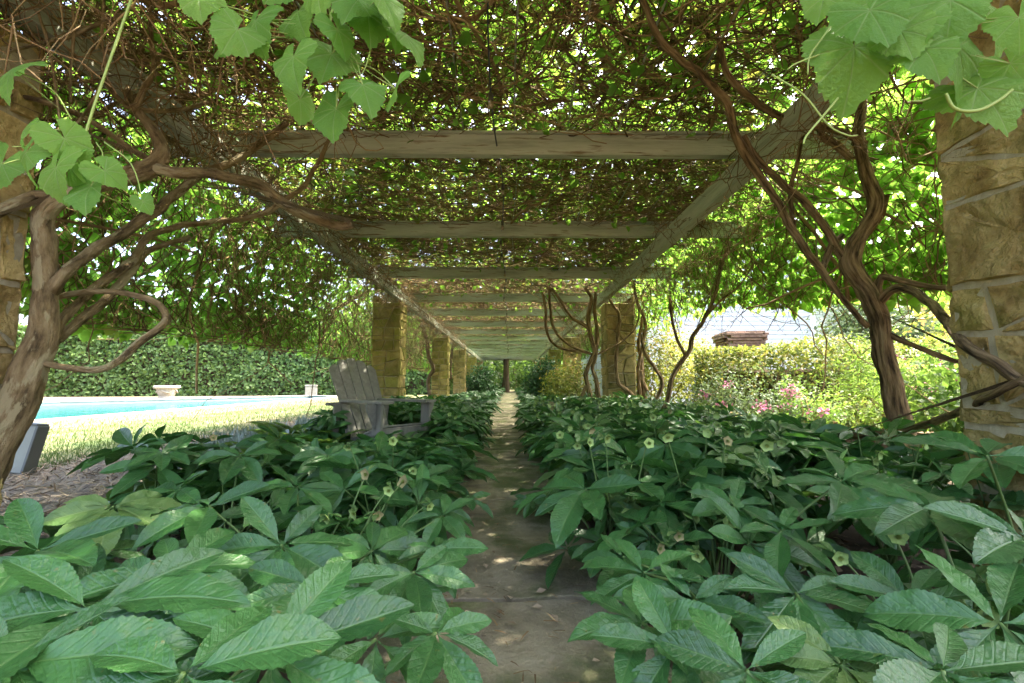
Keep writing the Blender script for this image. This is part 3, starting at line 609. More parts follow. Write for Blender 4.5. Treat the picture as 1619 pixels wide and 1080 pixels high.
# nearest right pillar: joints of its path-side face read from the photograph (in the real plane X = 1.95)
XR = 1.96; yc = 1.71; SY = .62
def fz(v_rear): return aX(1500, v_rear, XR)[2]
rear, front = yc+SY/2, yc-SY/2
def zz(u, v): p = aX(u, v, XR); return (p[1], p[2])
J = [(fz(690), fz(690)), (fz(638), fz(650)), (fz(529), fz(545)), (fz(455), fz(470)), (fz(325), fz(338)), (fz(240), fz(222)), (fz(150), fz(135)), (PH, PH)]
J[0] = (0, 0); J.insert(1, (.32, .35)); J.insert(2, (.62, .60)); polys = []
hw = SY/2
# face k=3 (normal -X): local s runs along -Y ... s = yc - y
for i in range(len(J)-1):
    a, b_ = J[i], J[i+1]     # (rear z, front z); local s: rear (y large) -> s=-hw after rotation by 270deg
    quad = [(-hw+.01, a[0]), (hw-.01, a[1]), (hw-.01, b_[1]), (-hw+.01, b_[0])]
    if i in (3, 4): 
        m1 = .30; s_ = -hw+.01+m1*SY; za = a[0]+(a[1]-a[0])*m1; zb = b_[0]+(b_[1]-b_[0])*m1
        polys += [[quad[0], (s_, za), (s_-.03, zb), quad[3]], [(s_, za), quad[1], quad[2]], [(s_, za), quad[2], (s_-.03, zb)]]
    elif i == 6: polys += [[quad[0], quad[1], quad[3]], [quad[1], quad[2], quad[3]]]
    else: polys.append(quad)
pillar('nearest right stone pillar with huge rough sandstone blocks, cut by the frame', XR+.31, yc, .62, SY, 5, 'bigstone', True, .07, (3, polys))
pillar('nearest left stone pillar, dark behind the thick mottled vine trunk', -2.25-.31, 1.80, .62, .62, 8, 'bigstone', True, .07)
LP = pillar('second stone pillar on the left, right behind the grey armchair', -2.2-.29, 9.42, .58, .58, 21, 'stone2', False, .085)
RP = pillar('second stone pillar on the right with vines climbing its face', 1.95+.3, 9.45, .60, .56, 34, 'stone', False, .085)
order = ['third', 'fourth', 'fifth', 'last']
for k, yq in enumerate((16.5, 22.7, 29.7, 36.3)):
    copy_pillar(RP if k % 2 else LP, f'{order[k]} stone pillar along the left row of the pergola', -2.49, yq)
    copy_pillar(LP if k % 2 else RP, f'{order[k]} stone pillar along the right row of the pergola', 2.25, yq)
random.seed(77)

# ------------------------------------------------------------------ pergola frame
pg = thing('pergola', 'long grey green painted pergola frame over the stone path', 'pergola', (0, 0, 0))
def plank_me(name, L, w_, h, seed):
    """weathered board along X, slightly bowed and uneven"""
    nx = 24; V = []; f = []
    for i in range(nx+1):
        x = (i/nx-.5)*L; dz = .006*mnoise.noise(Vector((x*.7, seed, 0))); dy = .006*mnoise.noise(Vector((x*.6, seed, 7)))
        for (y, z) in ((-w_/2, 0), (w_/2, 0), (w_/2, h), (-w_/2, h)): V.append((x, y+dy, z+dz))
    for i in range(nx):
        for j in range(4): f.append((i*4+j, i*4+(j+1) % 4, (i+1)*4+(j+1) % 4, (i+1)*4+j))
    f += [(3, 2, 1, 0), (nx*4, nx*4+1, nx*4+2, nx*4+3)]
    return npmesh(name, V, f)
for x in (-2.245, 1.93):
    yb = [-1.0, 5.3, 12.4, 19.6, 26.2, 33.0, 38.0]
    for a, b_ in zip(yb, yb[1:]):
        o = link('side_beam', plank_me('side_beam', b_-a-.006, .10, .185, x+a), pg, 'paint', loc=(x, (a+b_)/2, PH+.042)); o.rotation_euler = (0, 0, PI/2)
BY = [-.9, 1.25, 3.59, 5.67, 7.97, 10.35, 12.55, 15.0, 17.4, 19.7]+[19.7+2.3*k for k in range(1, 9)]
for i, y in enumerate(BY):
    link('cross_beam', plank_me('cross_beam', 5.8+random.uniform(-.1, .25), .07, .168, i*3.1), pg, 'paint', loc=(.0, y, PH+.232))
    link('cap_strip', plank_me('cap_strip', 5.7, .11, .02, i*5.1), pg, 'paint', loc=(0, y+.0, PH+.232+.170))
    for x in (-2.245, 1.93):
        if i < 6: link('joist_hanger', box_me('joist_hanger', x-.05, x+.05, y+.037, y+.043, PH+.15, PH+.38, .002), pg, 'paint')
for k, x in enumerate(np.arange(-2.0, 1.9, .41)):
    P = np.array([[(x+.02*math.sin(y*2+k), y, PH+.475-.03*abs(math.sin(y*1.35))) for y in np.linspace(-.9, 38, 80)]])
    link('wire', tubes('wire', P, np.full((1, 80), .0065), 5), pg, 'wire')
# string lights
stl = thing('string_lights', 'string of clear bulbs hung along the middle of the pergola', 'string lights', (0, 0, 0))
sp = [(-.10+.03*math.sin(y*1.7), y, PH+.40-.10*abs(math.sin(y*1.4)), .006) for y in np.arange(1.3, 30, .4)]
link('cable', limb('cable', sp, 5, 3, 0), stl, 'cable')
so_me = lathe_me('socket', [(0, 0), (.016, 0), (.017, -.05), (.012, -.055)], 8); bu_me = lathe_me('bulb', [(.010, -.053), (.019, -.07), (.022, -.085), (.015, -.105), (0, -.112)], 10)
so_me.materials.append(M['socket']); bu_me.materials.append(M['bulb'])
for x, y, z, r in sp[2::2]:
    s_ = link('socket', so_me, stl, loc=(x, y, z-.003)); link('bulb', bu_me, s_)

# ------------------------------------------------------------------ vines: trunks and limbs traced where they stand
def T(pts): 
    out = []
    for q in pts:
        p = aY(q[0], q[1], q[2]); dz = (p-EYE)@_F; out.append((*p, q[3]*dz*dz/np.linalg.norm(p-EYE)/FPX))
    return out
def vine(label, limbs, m='bark', sides=12):
    first = T(limbs[0]); t = thing('vine_trunk', label, 'vine', (first[0][0], first[0][1], 0)); o = np.array([first[0][0], first[0][1], 0, 0])
    for i, b_ in enumerate(limbs):
        pts = [tuple(np.array(p)-o) for p in T(b_)]
        if i == 0 and pts[0][2] > .05: pts = [(pts[0][0]-.02, pts[0][1], -.03, pts[0][3]*1.25)]+pts
        link('trunk' if i == 0 else 'branch', limb('limb', pts, sides if i == 0 else 9, 6, .17 if i == 0 else .13, i*3.3+limbs[0][0][0], .012), t, m)
    return t
vine('thick mottled vine trunk against the nearest left pillar', [
    [(-110, 900, 2.06, 54), (-50, 780, 2.06, 50), (2, 690, 2.06, 41), (46, 600, 2.06, 33), (68, 520, 2.07, 26), (75, 450, 2.07, 22), (70, 390, 2.07, 22), (66, 345, 2.05, 20), (85, 318, 2.05, 18), (130, 298, 2.15, 18), (185, 283, 2.25, 19), (232, 268, 2.35, 17), (255, 243, 2.4, 15), (243, 210, 2.42, 12), (215, 170, 2.45, 9), (190, 120, 2.5, 7), (170, 70, 2.5, 6)],
    [(-40, 350, 1.85, 15), (10, 330, 1.95, 14), (50, 312, 2.05, 11), (85, 312, 2.05, 11)],
    [(80, 458, 2.07, 14), (97, 440, 2.06, 13), (127, 412, 2.2, 12), (187, 372, 2.4, 11), (247, 333, 2.6, 10), (267, 317, 2.7, 9), (307, 283, 2.9, 8), (330, 270, 3.0, 8), (375, 252, 3.1, 7), (420, 222, 3.2, 7), (455, 192, 3.3, 6)],
    [(72, 540, 2.07, 9), (90, 528, 2.16, 9), (105, 502, 2.2, 10), (130, 474, 2.3, 9), (158, 449, 2.4, 9), (197, 425, 2.5, 9), (214, 408, 2.6, 8), (236, 372, 2.7, 7), (283, 358, 2.9, 6), (350, 350, 3.1, 5), (392, 344, 3.2, 5), (440, 325, 3.3, 5), (480, 292, 3.3, 4), (508, 250, 3.3, 4), (520, 220, 3.3, 3)],
    [(74, 555, 2.07, 8), (95, 535, 2.18, 9), (123, 508, 2.3, 10), (162, 482, 2.4, 9), (183, 456, 2.5, 9), (211, 421, 2.6, 8), (240, 395, 2.8, 6), (300, 375, 3.0, 4)],
    [(70, 575, 2.05, 7), (100, 580, 2.05, 7), (150, 586, 2.06, 7.5), (190, 570, 2.15, 7.5), (225, 540, 2.2, 7.5), (255, 518, 2.25, 7), (263, 502, 2.3, 6.5), (250, 482, 2.3, 6.5), (215, 467, 2.3, 6), (190, 462, 2.3, 6), (155, 461, 2.25, 6), (100, 468, 2.2, 7), (80, 475, 2.15, 7)],
    [(245, 265, 2.36, 12), (285, 272, 2.4, 12), (330, 275, 2.5, 11), (400, 290, 2.7, 10), (450, 320, 2.85, 10), (500, 344, 3.0, 9), (540, 358, 3.05, 8), (558, 353, 3.05, 8)],
    [(-20, 145, 1.9, 6), (30, 152, 2, 6), (80, 165, 2.05, 6.5), (130, 186, 2.2, 6.5), (190, 222, 2.3, 6), (232, 248, 2.38, 7)],
    [(212, 178, 2.42, 7), (228, 140, 2.4, 6), (240, 120, 2.4, 5), (240, 70, 2.4, 5), (236, 10, 2.3, 4), (230, -40, 2.2, 4)],
    [(10, 85, 1.8, 4), (50, 72, 1.9, 4), (100, 60, 2.0, 4), (150, 42, 2.0, 4), (200, 20, 2.0, 3)],
    [(160, 120, 2.3, 5), (200, 165, 2.4, 6), (250, 175, 2.5, 5), (300, 170, 2.7, 4), (340, 160, 2.9, 4)],
    [(60, 20, 1.9, 3), (75, 70, 1.9, 3), (85, 130, 1.95, 3), (95, 190, 2.0, 2.5), (105, 210, 2.0, 2)],
    [(115, 0, 1.9, 3), (118, 60, 1.95, 3), (112, 120, 2.0, 2.5), (110, 160, 2.0, 2.5)],
    [(165, 0, 2.0, 3), (163, 50, 2.0, 3), (166, 110, 2.05, 3), (150, 155, 2.05, 3), (120, 195, 2.15, 2.5), (60, 212, 2.05, 2.5)],
], 'palebark', 24)
vine('twisting brown vine trunk with a dark crack before the right garden', [
    [(1445, 800, 3.2, 25), (1430, 705, 3.2, 22), (1412, 625, 3.2, 20), (1399, 560, 3.2, 18), (1388, 500, 3.2, 18), (1368, 455, 3.2, 17), (1344, 420, 3.2, 18), (1348, 393, 3.2, 16), (1368, 362, 3.2, 13), (1382, 330, 3.2, 15), (1378, 300, 3.2, 14), (1364, 260, 3.2, 11), (1358, 210, 3.2, 11), (1362, 160, 3.2, 10), (1366, 110, 3.1, 8)],
    [(1388, 470, 3.2, 8), (1395, 440, 3.2, 7), (1420, 443, 3.1, 6.5), (1460, 452, 3.0, 6), (1500, 456, 2.9, 6), (1540, 450, 2.8, 6)],
    [(1385, 490, 3.2, 9), (1404, 462, 3.1, 9), (1428, 455, 3.0, 9), (1462, 472, 2.75, 9), (1490, 500, 2.4, 10), (1515, 532, 2.0, 11), (1542, 556, 1.83, 12), (1575, 575, 1.74, 13), (1605, 598, 1.68, 12), (1650, 610, 1.6, 12)],
    [(1400, 525, 3.2, 6), (1430, 540, 3.1, 5.5), (1480, 562, 3.0, 5), (1530, 577, 2.9, 5)],
    [(1310, 694, 3.1, 6), (1370, 687, 3.05, 8), (1430, 682, 2.95, 8), (1480, 666, 2.6, 8), (1540, 640, 1.95, 8), (1590, 615, 1.72, 9), (1640, 590, 1.62, 9)],
    [(1372, 515, 3.2, 6), (1340, 482, 3.18, 5.5), (1312, 447, 3.15, 6), (1298, 428, 3.15, 7), (1272, 392, 3.1, 7), (1235, 330, 3.05, 7), (1192, 266, 3.0, 8), (1166, 222, 2.9, 8), (1150, 165, 2.8, 8), (1108, 118, 2.7, 7.5), (1062, 82, 2.5, 7), (1032, 40, 2.35, 7), (1015, 0, 2.2, 6), (995, -50, 2.05, 6)],
    [(1345, 425, 3.2, 9), (1322, 390, 3.2, 8), (1292, 340, 3.15, 7), (1240, 292, 3.1, 7), (1200, 255, 3.0, 6), (1175, 215, 2.95, 6)],
    [(1368, 228, 3.2, 7), (1340, 212, 3.15, 7), (1300, 200, 3.1, 7), (1262, 194, 3.05, 7), (1215, 176, 2.95, 7), (1172, 142, 2.85, 7), (1146, 108, 2.75, 6), (1138, 60, 2.6, 5)],
    [(1300, 432, 3.15, 6), (1308, 400, 3.2, 6), (1318, 385, 3.2, 6), (1335, 372, 3.2, 5)],
    [(1345, 250, 3.2, 6), (1320, 230, 3.2, 6), (1300, 215, 3.2, 5), (1285, 175, 3.1, 4)],
    [(1280, 180, 3.0, 4), (1262, 250, 3.1, 4), (1250, 320, 3.2, 4), (1262, 380, 3.2, 4), (1290, 420, 3.2, 4)],
], 'bark', 24)
vine('pair of twisted dark vine stems at the second right pillar', [
    [(930, 640, 8.9, 5.18), (933, 628, 8.9, 4.44), (930, 612, 8.9, 3.70), (926, 592, 8.9, 3.70), (935, 569, 8.9, 3.70), (940, 553, 8.9, 3.70), (933, 530, 8.9, 3.70), (930, 500, 8.9, 3.70), (935, 472, 8.9, 2.96), (925, 455, 8.8, 2.22)],
    [(943, 640, 9.0, 4.44), (944, 606, 9.0, 3.70), (937, 583, 8.95, 2.96), (942, 560, 8.9, 2.96), (944, 523, 8.95, 2.96), (940, 488, 8.9, 2.96), (942, 462, 8.9, 2.22)],
    [(933, 558, 8.9, 2.22), (902, 554, 8.8, 2.22), (879, 546, 8.7, 2.22), (865, 527, 8.6, 2.22), (862, 488, 8.5, 2.22), (857, 462, 8.4, 1.85)],
    [(935, 560, 8.9, 2.22), (900, 545, 8.8, 2.22), (877, 522, 8.7, 2.22), (870, 488, 8.6, 2.22), (868, 455, 8.5, 1.85)],
    [(930, 518, 8.9, 2.96), (902, 500, 8.8, 2.59), (884, 472, 8.7, 2.22), (870, 455, 8.5, 1.85)],
    [(916, 640, 8.9, 2.22), (922, 620, 8.9, 2.96), (931, 605, 8.9, 2.96)], [(950, 640, 8.9, 2.22), (946, 618, 8.95, 2.96), (942, 600, 8.95, 2.96)],
    [(945, 560, 8.9, 1.48), (975, 545, 8.9, 1.48), (1000, 525, 8.9, 1.48), (1010, 500, 8.9, 1.48), (1008, 470, 8.9, 1.48)],
], 'bark', 10)
vine('single dark vine stem zigzagging up the face of the second right pillar', [[(1002, 640, 9.1, 3.5), (997, 622, 9.1, 3.5), (979, 608, 9.1, 3.3), (976, 592, 9.1, 3), (974, 569, 9.1, 3), (977, 534, 9.1, 3), (979, 500, 9.1, 3), (970, 484, 9.05, 2.5), (960, 465, 9.0, 2)]], 'bark', 8)
vine('thin vine stems hugging the outer edge of the second right pillar', [[(1012, 640, 9.3, 4), (1010, 600, 9.3, 3), (1010, 578, 9.3, 3), (1018, 534, 9.2, 2.6), (1020, 506, 9.1, 2.6), (1007, 476, 9.0, 2.5), (1002, 444, 8.8, 2)], [(1020, 640, 9.4, 4), (1016, 605, 9.4, 3.4), (1014, 570, 9.4, 3), (1010, 545, 9.4, 3), (1016, 500, 9.3, 2)], [(1022, 618, 9.4, 4), (1014, 600, 9.35, 4), (1012, 585, 9.3, 3)]], 'bark', 8)
vine('slender forked young vine leaning right beside the golden shrub', [[(1032, 662, 6.4, 4), (1048, 650, 6.4, 4), (1056, 630, 6.4, 4), (1062, 600, 6.4, 4), (1076, 575, 6.4, 4), (1090, 555, 6.4, 4), (1096, 532, 6.4, 3.6), (1114, 505, 6.4, 3.4), (1132, 460, 6.4, 3.2), (1140, 420, 6.4, 3), (1160, 372, 6.3, 2.5)], [(1084, 562, 6.4, 3), (1068, 530, 6.4, 2.6), (1062, 500, 6.4, 2.4), (1058, 470, 6.3, 2)], [(1112, 507, 6.4, 2), (1135, 480, 6.3, 2), (1170, 450, 6.2, 1.6), (1195, 410, 6.1, 1.4)]], 'bark', 9)
vine('short leaning vine stem between the pillar and the forked young vine', [[(1032, 645, 8, 4), (1044, 618, 8, 3.6), (1046, 600, 8, 3.4), (1034, 580, 8, 3), (1020, 558, 8, 3), (1014, 530, 8.2, 2.4)]], 'bark', 8)
vine('pale vine stem climbing beside the third left pillar', [[(680, 632, 16.0, 3), (677, 601, 16, 3), (685, 583, 16, 3), (678, 564, 16, 3), (675, 541, 15.9, 3), (668, 515, 15.7, 2.6)], [(713, 600, 22, 2), (712, 575, 22, 2), (716, 545, 22, 2)]], 'branch', 8)
vine('small dark vine stem behind the back of the grey armchair', [[(562, 680, 5.3, 5), (552, 660, 5.3, 5), (544, 640, 5.3, 5), (545, 615, 5.3, 4), (552, 595, 5.3, 3)]], 'branch', 8)

# ------------------------------------------------------------------ canopy: leaf roof above, twig tangle below, curtains at both sides
PROF = np.array([(-3.55, 1.2), (-3.45, 2.0), (-3.1, 2.55), (-2.5, 2.9), (0, 2.96), (2.3, 2.9), (2.9, 2.6), (3.25, 2.1), (3.4, 1.2)])
PROF = spline(PROF, 6)
seg = np.diff(PROF, axis=0); sl_ = np.linalg.norm(seg, axis=1); cum = np.concatenate([[0], np.cumsum(sl_)])
def canopy(n, y0, y1, lo, hi, side=None):
    s = rng.random(n)*cum[-1]; i = np.clip(np.searchsorted(cum, s)-1, 0, len(seg)-1); t = (s-cum[i])/sl_[i]
    q = PROF[i]+seg[i]*t[:, None]; nn = np.stack([-seg[i, 1], seg[i, 0]], 1)/sl_[i][:, None]
    Y = y0+rng.random(n)*(y1-y0); off = lo+(hi-lo)*rng.random(n)
    q = q+nn*off[:, None]; p = np.stack([q[:, 0], Y, q[:, 1]], 1); N3 = np.stack([nn[:, 0], 0*Y, nn[:, 1]], 1)
    zb = np.where(p[:, 0] < 0, 1.42, 1.64+np.clip((Y-4)*.12, -.1, .7))+.28*np.array([mnoise.noise(Vector((0, y*.8, 3.))) + .6*mnoise.noise(Vector((x, y*2.5, 3.))) for x, y in zip(p[:, 0], Y)])
    dn = np.array([mnoise.noise(Vector((a*.9, b*.9, c*.9+4))) + .7*mnoise.noise(Vector((a*2.6, b*2.6, c*2.6))) for a, b, c in p])
    k = (p[:, 2] > zb) & (rng.random(n) < np.where((p[:, 0] > -2.7) & (p[:, 0] < 2.5), .85+.68*dn, 1.05+.6*dn))
    return p[k], N3[k]
def inroof(p): return (p[:, 0] > -2.7) & (p[:, 0] < 2.5)
parts = []
for y0, y1, n, sz, lo, hi in [(-.3, 8.5, 60000, .088, .17, .72), (8.5, 18, 28000, .13, .15, .65), (18, 39, 33000, .19, .10, .6)]:
    p, nn = canopy(n, y0, y1, lo, hi); k = inroof(p)
    kp = inroof(p) | (rng.random(len(p)) < np.where(p[:, 0] < 0, .95, .85)); p, nn = p[kp], nn[kp]
    p2, nn2 = canopy(int(n*.9), y0, y1, .3, 1.5); k2 = ~inroof(p2) & (p2[:, 2] > 1.65) & (rng.random(len(p2)) < np.where(p2[:, 0] < 0, .16, .9)); p = np.vstack([p, p2[k2]]); nn = np.vstack([nn, nn2[k2]])
    k = inroof(p); side = ~k; m_ = len(p)
    nv = nn+gauss(m_)*.55; tp = gauss(m_); tp[side] = np.array([0, 0, -1.])+nn[side]*.4+gauss(side.sum())*.45
    s_ = sz*(.6+.8*rng.random(m_)); tpl = 'grape' if y0 < 8 else 'quad'
    o = link('vine_leaves', leaves('vine_leaves', p[k], nv[k], tp[k], s_[k], tpl), m='canopy')
    tag(o, ['grape leaf roof over the near bays of the pergola, lit from above', 'leaf roof over the middle bays of the pergola', 'leaf roof over the far bays of the pergola'][len(parts)], 'vine leaves', kind='stuff')
    o = link('vine_leaves', leaves('vine_leaves', p[side], nv[side]+[0, 0, .2], tp[side], s_[side]*1.05, tpl), m='sideleaf')
    tag(o, ['leaf curtain hanging down both sides of the near bays', 'leaf curtain hanging along the sides of the middle bays', 'leaf curtain hanging along the sides of the far bays'][len(parts)], 'vine leaves', kind='stuff')
    parts.append(o)
def walk(p, d, K, step, turn, flat=1., tgt=None):
    N = len(p); P = np.zeros((N, K, 3)); P[:, 0] = p; d = nrm(d)
    for k in range(1, K):
        P[:, k] = P[:, k-1]+d*np.asarray(step).reshape(-1, 1); g = gauss(N)*turn; g[:, 2] *= flat; d = nrm(d+g)
        if tgt is not None: d[:, 2] += (tgt-P[:, k, 2])*1.2; d = nrm(d)
    return P
tw = []
for i, (y0, y1, n, r, L) in enumerate([(.1, 8.5, 25000, .0052, .10), (8.5, 18, 13000, .0075, .13), (18, 38, 6000, .010, .2)]):
    p, nn = canopy(n, y0, y1, -.10, .16); kp = inroof(p) | (rng.random(len(p)) < np.where(p[:, 0] < 0, .45, .22)); p, nn = p[kp], nn[kp]; k = inroof(p); n_ = len(p)
    d = gauss(n_); d -= nn*(d*nn).sum(1, keepdims=True)*.75; d[~k] += np.array([0, 0, -1.3])
    P = walk(p, d, 7, L*(.5+rng.random(n_)), .42, .3); P[:, :, 2] = np.maximum(P[:, :, 2], 1.3); kk = np.abs(P[:, :, 0]) < 2.3; P[:, :, 2] = np.where(kk, np.clip(P[:, :, 2], 2.79, 3.16), P[:, :, 2])
    low = P[..., 2].min(1); ok = (low > 2.68) | (np.abs(P[:, 3, 0]) > 2.35); P = P[ok]; n_ = len(P)
    Rd = r*(.45+1.3*rng.random((n_, 1))**2)*np.linspace(1, .5, 7)[None]
    o = link('vine_twigs', tubes('vine_twigs', P, Rd, 3, np.clip(rng.random(n_)**1.4, 0, 1)), m='twig')
    tag(o, ['dense tangle of brown vine twigs under the near leaf roof', 'brown twig tangle under the middle bays of the roof', 'brown twig tangle under the far bays of the roof'][i], 'vine twigs', kind='stuff')
n = 4200; p, nn = canopy(n, .6, 13, -.13, .02); k = inroof(p); p, nn = p[k], nn[k]; d = gauss(len(p)); d[:, 2] = 0
P = walk(p, d, 11, .05+.09*rng.random(len(p)), .2, .25); kk = np.abs(P[:, :, 0]) < 2.35; P[:, :, 2] = np.where(kk, np.clip(P[:, :, 2], 2.74, 2.98), P[:, :, 2]-.0)
Rd = (.003+.006*rng.random((len(P), 1))**2)*np.linspace(1, .5, 11)[None]
tag(link('vine_twigs', tubes('vine_twigs', P, Rd, 4, np.clip(.15+.85*rng.random(len(P)), 0, 1)), m='twig'), 'long thin vine shoots running under the near twig tangle', 'vine twigs', kind='stuff')
p, nn = canopy(3400, .8, 14, -.22, .02); k = inroof(p); p = p[k]
tag(link('vine_leaves', leaves('vine_leaves', p, np.array([0, 0, 1.])+gauss(len(p))*.8, gauss(len(p))-[0, 0, .5], .05+.05*rng.random(len(p)), 'grape'), m='sideleaf'), 'scattered green vine leaves hanging below the twig tangle', 'vine leaves', kind='stuff')
n = 4200; sd_ = rng.random(n) < .68; yb_ = 1.6+rng.random(n)**1.3*20; p = np.stack([np.where(sd_, -2.27, 1.95)+rng.normal(size=n)*.13, yb_, 2.62+rng.normal(size=n)*.13], 1)
P = walk(p, gauss(n)*[.5, 1., .5]+[0, 0, -.25], 8, .04+.09*rng.random(n), .4); P = P[(P[..., 2].min(1) > 2.1) & (np.abs(P[:, :, 0]).min(1) > 1.55)]
Rd = (.002+.004*rng.random((len(P), 1))**2)*np.linspace(1, .5, 8)[None]
tag(link('vine_twigs', tubes('vine_twigs', P, Rd, 4, .1+.8*rng.random(len(P))), m='twig'), 'twigs wound round the long side beams', 'vine twigs', kind='stuff')
# heavier vine wood lying in the roof and arching down at the sides
n = 460; p, nn = canopy(n, .8, 16, -.14, .05); d = gauss(len(p)); d -= nn*(d*nn).sum(1, keepdims=True)
P = walk(p, d, 10, .12+.16*rng.random(len(p)), .3, .5); k = (P[..., 2].min(1) > 2.70) | (np.abs(P[:, 4, 0]) > 2.3); P = P[k]
Rd = (.005+.015*rng.random((len(P), 1))**2)*np.linspace(1, .55, 10)[None]
tag(link('vine_wood', tubes('vine_wood', P, Rd, 6, .35+.6*rng.random(len(P))), m='twig'), 'thicker brown vine wood woven through the underside of the roof', 'vine wood', kind='stuff')
n = 620; x = np.concatenate([-3.3+2.3*rng.random(n//2), -3.2+1.3*rng.random(n//4), 2.1+1.0*rng.random(n-n//2-n//4)]); y = 1.35+rng.random(n)**1.4*np.concatenate([np.full(n//2, 1.9), np.full(n-n//2, 8.)])
p = np.stack([x, y, 2.8-rng.random(n)*.3], 1); d = gauss(n)*[.6, .6, .3]+[0, 0, -.7]
P = walk(p, d, 9, .05+.08*rng.random(n), .38); keep = (P[..., 2].min(1) > 1.45) & ((np.abs(P[:, :, 0]).min(1) > .9)); P = P[keep]
Rd = (.002+.0045*rng.random((len(P), 1))**1.5)*np.linspace(1, .5, 9)[None]
tag(link('hanging_twigs', tubes('hanging_twigs', P, Rd, 5, .4+.55*rng.random(len(P))), m='twig'), 'bare arching twigs hanging from the vines at both sides', 'vine twigs', kind='stuff')
n = 900; x = np.concatenate([-3.35+1.0*rng.random(n//2), 2.2+1.0*rng.random(n-n//2)]); y = 4.5+rng.random(n)**1.3*14; p = np.stack([x, y, 2.75-rng.random(n)*.5], 1)
P = walk(p, gauss(n)*.25+[0, 0, -1], 8, .05+.11*rng.random(n), .2); Rd = (.002+.003*rng.random((n, 1)))*np.linspace(1, .5, 8)[None]
tag(link('hanging_twigs', tubes('hanging_twigs', P, Rd, 3), m='twig'), 'fine brown twigs trailing down behind the side beams', 'vine twigs', kind='stuff')

# ------------------------------------------------------------------ grape sprays hanging close to the camera
def grape_me(seed):
    rs = random.Random(seed); nt_, nr = 120, 6; V = [(0, 0, 0)]; UV = [(.5, .5)]; f = []
    asym = rs.uniform(-.06, .06); ph = rs.uniform(0, 6); cu = rs.uniform(-.1, .25)
    for r in range(1, nr+1):
        for j in range(nt_):
            a = -PI+.20+(2*PI-.40)*j/(nt_-1)   # angle from tip direction, sinus open at the stalk
            ab = abs(a); R0 = .58-.08*math.sin(ab)**2+.04*math.cos(3*ab)+.012*math.cos(8.27*ab)
            R0 *= 1+.10*max(0, 1-ab/.35)
            if ab > 2.5: R0 *= 1-.25*((ab-2.5)/.64)**2
            tooth = (j % 4)/4; R0 *= 1+(.10*(1-tooth) if r == nr else 0)+asym*math.sin(a)
            rr = R0*r/nr; x, y = rr*math.sin(a), rr*math.cos(a)
            pp = abs(((ab+.38) % .76)-.38)
            z = -cu*rr-.34*rr*rr+.16*rr*abs(math.sin(a))+.11*rr*rr*math.sin(a*3+ph)*2+.03*math.sin(ab*8.2)*rr+.05*pp*rr
            V.append((x, y, z)); UV.append((.5+x*.7, .5+y*.7))
    for j in range(nt_-1): f.append((0, 1+j+1, 1+j, 0))
    f3 = [(0, 1+j, 1+j+1) for j in range(nt_-1)]
    q = []
    for r in range(nr-1):
        for j in range(nt_-1): a = 1+r*nt_+j; q += [(a, a+nt_, a+nt_+1), (a, a+nt_+1, a+1)]
    return npmesh('leaf', V, [(c, b_, a) for a, b_, c in f3+q], uv=UV, smooth=True)
GL = [grape_me(k) for k in range(6)]
for g in GL: g.materials.append(M['grape'])
def spray(label, anchor, lv, depth, tend=(), seed=1):
    """lv: (u, v, width px, tip angle in the picture: 0 = down, + = to the right, tilt)"""
    rs = random.Random(seed); A = np.array(anchor, float); t = thing('grape_vine', label, 'vine spray', A)
    hub = []
    for (u, v, wpx, ta, tilt) in lv:
        Y = depth+rs.uniform(-.06, .06); c = aY(u, v, Y); s = wpx/FPX*((c-EYE)@_F)/1.12
        tip = math.sin(ta)*_R-math.cos(ta)*_U+_F*rs.uniform(-.35, .15); nv = -_F*math.cos(tilt)+_R*math.sin(tilt)*rs.choice((-1, 1))+_U*rs.uniform(.1, .7)
        R3 = frames(nv[None], tip[None])[0]; base = c-R3[:, 1]*s*.22
        mw = Matrix(((*(R3[0]*s), base[0]-A[0]), (*(R3[1]*s), base[1]-A[1]), (*(R3[2]*s), base[2]-A[2]), (0, 0, 0, 1)))
        link('leaf', rs.choice(GL), t, mw=mw); hub.append((base-A, R3, s))
    # main canes hang from the roof through the leaf bases; each leaf has its stalk
    cen = np.mean([h[0] for h in hub], 0)+np.array([0, .05, .03]); top = np.array([cen[0]*.6, .25, 2.78-A[2]])
    link('cane', limb('cane', [(*top, .004), (*(top*.6+cen*.4+[.02, .03, 0]), .0035), (*(cen+[0, .02, .12]), .003), (*cen, .0025)], 6, 6, .1), t, 'tendril')
    for b_, R3, s in hub:
        st = cen+(b_-cen)*rs.uniform(.1, .4)+np.array([0, .03, .06*rs.random()]); md = (st+b_)/2+np.array([0, .02, .025])
        link('stalk', limb('stalk', [(*st, .0016), (*md, .0015), (*b_, .0013)], 5, 4, .05), t, 'tendril')
    for td in tend:
        pts = [tuple(np.append(aY(u, v, depth+.02)-A, r)) for u, v, r in td]; link('tendril', limb('tendril', pts, 6, 6, .05), t, 'tendril')
    return t
